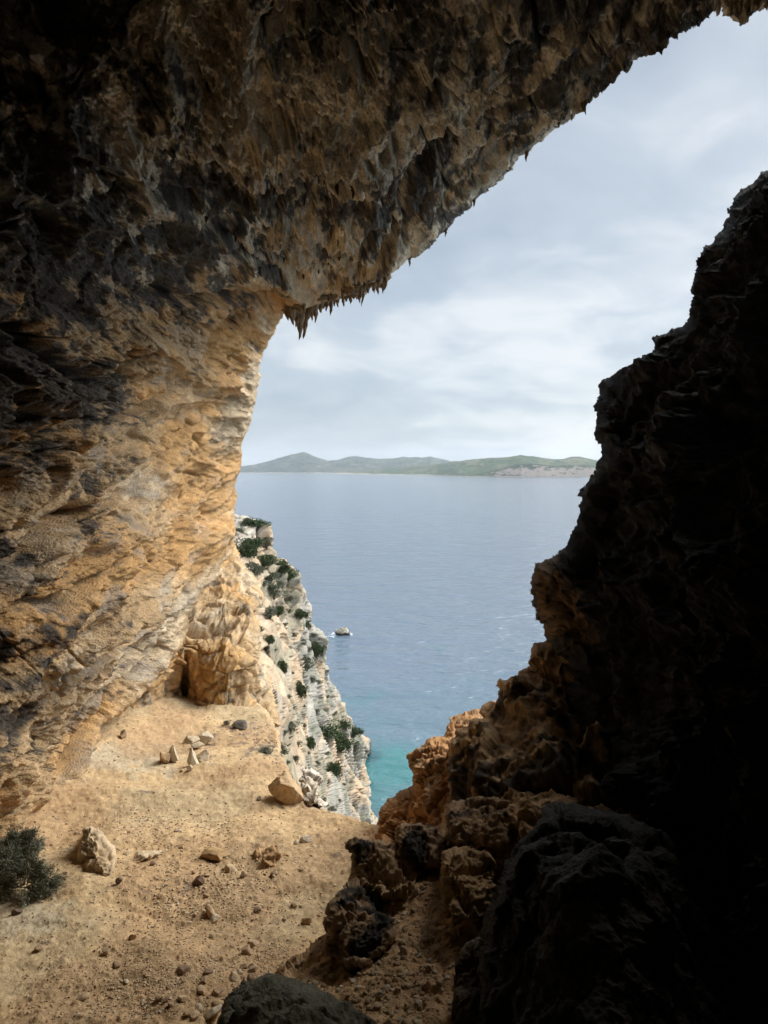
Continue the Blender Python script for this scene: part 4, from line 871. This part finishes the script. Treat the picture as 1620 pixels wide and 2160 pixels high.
mx = N.new('ShaderNodeMath'); mx.operation = 'MAXIMUM'; mx.inputs[1].default_value = 0.; L.new(sp.outputs['Z'], mx.inputs[0])
dv_ = N.new('ShaderNodeMath'); dv_.operation = 'ADD'; dv_.inputs[1].default_value = .38; L.new(mx.outputs[0], dv_.inputs[0])
iv = N.new('ShaderNodeMath'); iv.operation = 'DIVIDE'; iv.inputs[0].default_value = 1.; L.new(dv_.outputs[0], iv.inputs[1])
vs = N.new('ShaderNodeVectorMath'); vs.operation = 'SCALE'; L.new(tc.outputs['Generated'], vs.inputs[0]); L.new(iv.outputs[0], vs.inputs['Scale'])
def wn(scale, det, loc, dist=.3):
    mp = N.new('ShaderNodeMapping'); mp.inputs['Location'].default_value = loc; mp.inputs['Scale'].default_value = (1, 1.2, .9); L.new(vs.outputs[0], mp.inputs[0])
    n_ = N.new('ShaderNodeTexNoise'); n_.inputs['Scale'].default_value = scale; n_.inputs['Detail'].default_value = det; n_.inputs['Distortion'].default_value = dist; L.new(mp.outputs[0], n_.inputs[0]); return n_
na = wn(1.5, 6, (3.1, 1.7, 0)); nb = wn(4.2, 7, (7.3, 2.2, 0), .6)
su = N.new('ShaderNodeMath'); su.operation = 'MULTIPLY_ADD'; su.inputs[1].default_value = .6; L.new(nb.outputs[0], su.inputs[0]); L.new(na.outputs[0], su.inputs[2])
cr = N.new('ShaderNodeValToRGB'); L.new(su.outputs[0], cr.inputs[0]); e = cr.color_ramp.elements
e[0].position = .62; e[0].color = (.44, .52, .61, 1); e[1].position = .99; e[1].color = (.88, .91, .93, 1); k_ = e.new(.79); k_.color = (.56, .64, .72, 1)
# overcast sky : brighter towards the zenith
gr = N.new('ShaderNodeMapRange'); gr.inputs[1].default_value = .5; gr.inputs[2].default_value = .98; gr.inputs[3].default_value = 1.; gr.inputs[4].default_value = 4.5; gr.interpolation_type = 'SMOOTHSTEP'; L.new(mx.outputs[0], gr.inputs[0])
cs = N.new('ShaderNodeVectorMath'); cs.operation = 'SCALE'; L.new(cr.outputs[0], cs.inputs[0])
# unseen glow added to the sky right of the mouth, brightening roof and left wall
ga, ge = math.radians(78), math.radians(22); dt = N.new('ShaderNodeVectorMath'); dt.operation = 'DOT_PRODUCT'; nv = N.new('ShaderNodeVectorMath'); nv.operation = 'NORMALIZE'; L.new(tc.outputs['Generated'], nv.inputs[0])
L.new(nv.outputs[0], dt.inputs[0]); dt.inputs[1].default_value = (math.sin(ga) * math.cos(ge), math.cos(ga) * math.cos(ge), math.sin(ge))
gm = N.new('ShaderNodeMapRange'); gm.interpolation_type = 'SMOOTHSTEP'; gm.inputs[1].default_value = .72; gm.inputs[2].default_value = .97; gm.inputs[3].default_value = 0.; gm.inputs[4].default_value = 3.4; L.new(dt.outputs['Value'], gm.inputs[0])
ga_ = N.new('ShaderNodeMath'); ga_.operation = 'ADD'; L.new(gr.outputs[0], ga_.inputs[0]); L.new(gm.outputs[0], ga_.inputs[1]); L.new(ga_.outputs[0], cs.inputs['Scale'])
c10 = N.new('ShaderNodeVectorMath'); c10.operation = 'SCALE'; c10.inputs['Scale'].default_value = 2.42; L.new(cs.outputs[0], c10.inputs[0])
mi = N.new('ShaderNodeMix'); mi.data_type = 'RGBA'; mi.inputs[0].default_value = .95; L.new(sky.outputs[0], mi.inputs[6]); L.new(c10.outputs[0], mi.inputs[7]); L.new(mi.outputs[2], bg.inputs[0])

# ------------------------------------------------------------------ haze
HAZE = True
if HAZE:
    x0, x1, y0, y1, z0, z1 = -36000, 36000, -200, 31000, SEA - 4, 700
    V = [(x, y, z) for x in (x0, x1) for y in (y0, y1) for z in (z0, z1)]
    Fc = [(0, 1, 3, 2), (4, 6, 7, 5), (0, 4, 5, 1), (2, 3, 7, 6), (0, 2, 6, 4), (1, 5, 7, 3)]
    me = bpy.data.meshes.new('haze'); me.from_pydata(V, [], Fc); m = bpy.data.materials.new('haze_air'); m.use_nodes = True; n_ = m.node_tree.nodes; n_.remove(n_['Principled BSDF'])
    v = n_.new('ShaderNodeVolumePrincipled'); v.inputs['Density'].default_value = 3.0e-5; v.inputs['Color'].default_value = (.80, .88, .97, 1); v.inputs['Anisotropy'].default_value = .2
    m.node_tree.links.new(v.outputs[0], n_['Material Output'].inputs['Volume']); me.materials.append(m); o = bpy.data.objects.new('haze', me); COL.objects.link(o); tag(o, kind='stuff')

# ------------------------------------------------------------------ camera and render settings
cam = bpy.data.cameras.new('camera'); co = bpy.data.objects.new('camera', cam); COL.objects.link(co)
cam.sensor_fit = 'VERTICAL'; cam.sensor_height = 36; cam.sensor_width = 27; cam.lens = 36 * F / 2160; cam.clip_start = .05; cam.clip_end = 90000
co.rotation_euler = (math.radians(90) - TH, 0, 0); sc.camera = co
sc.view_settings.view_transform = 'Standard'; sc.view_settings.look = 'None'; sc.view_settings.exposure = 1.86; sc.view_settings.gamma = 1
sc.cycles.max_bounces = 12; sc.cycles.diffuse_bounces = 8; sc.cycles.volume_bounces = 0; sc.cycles.use_denoising = True
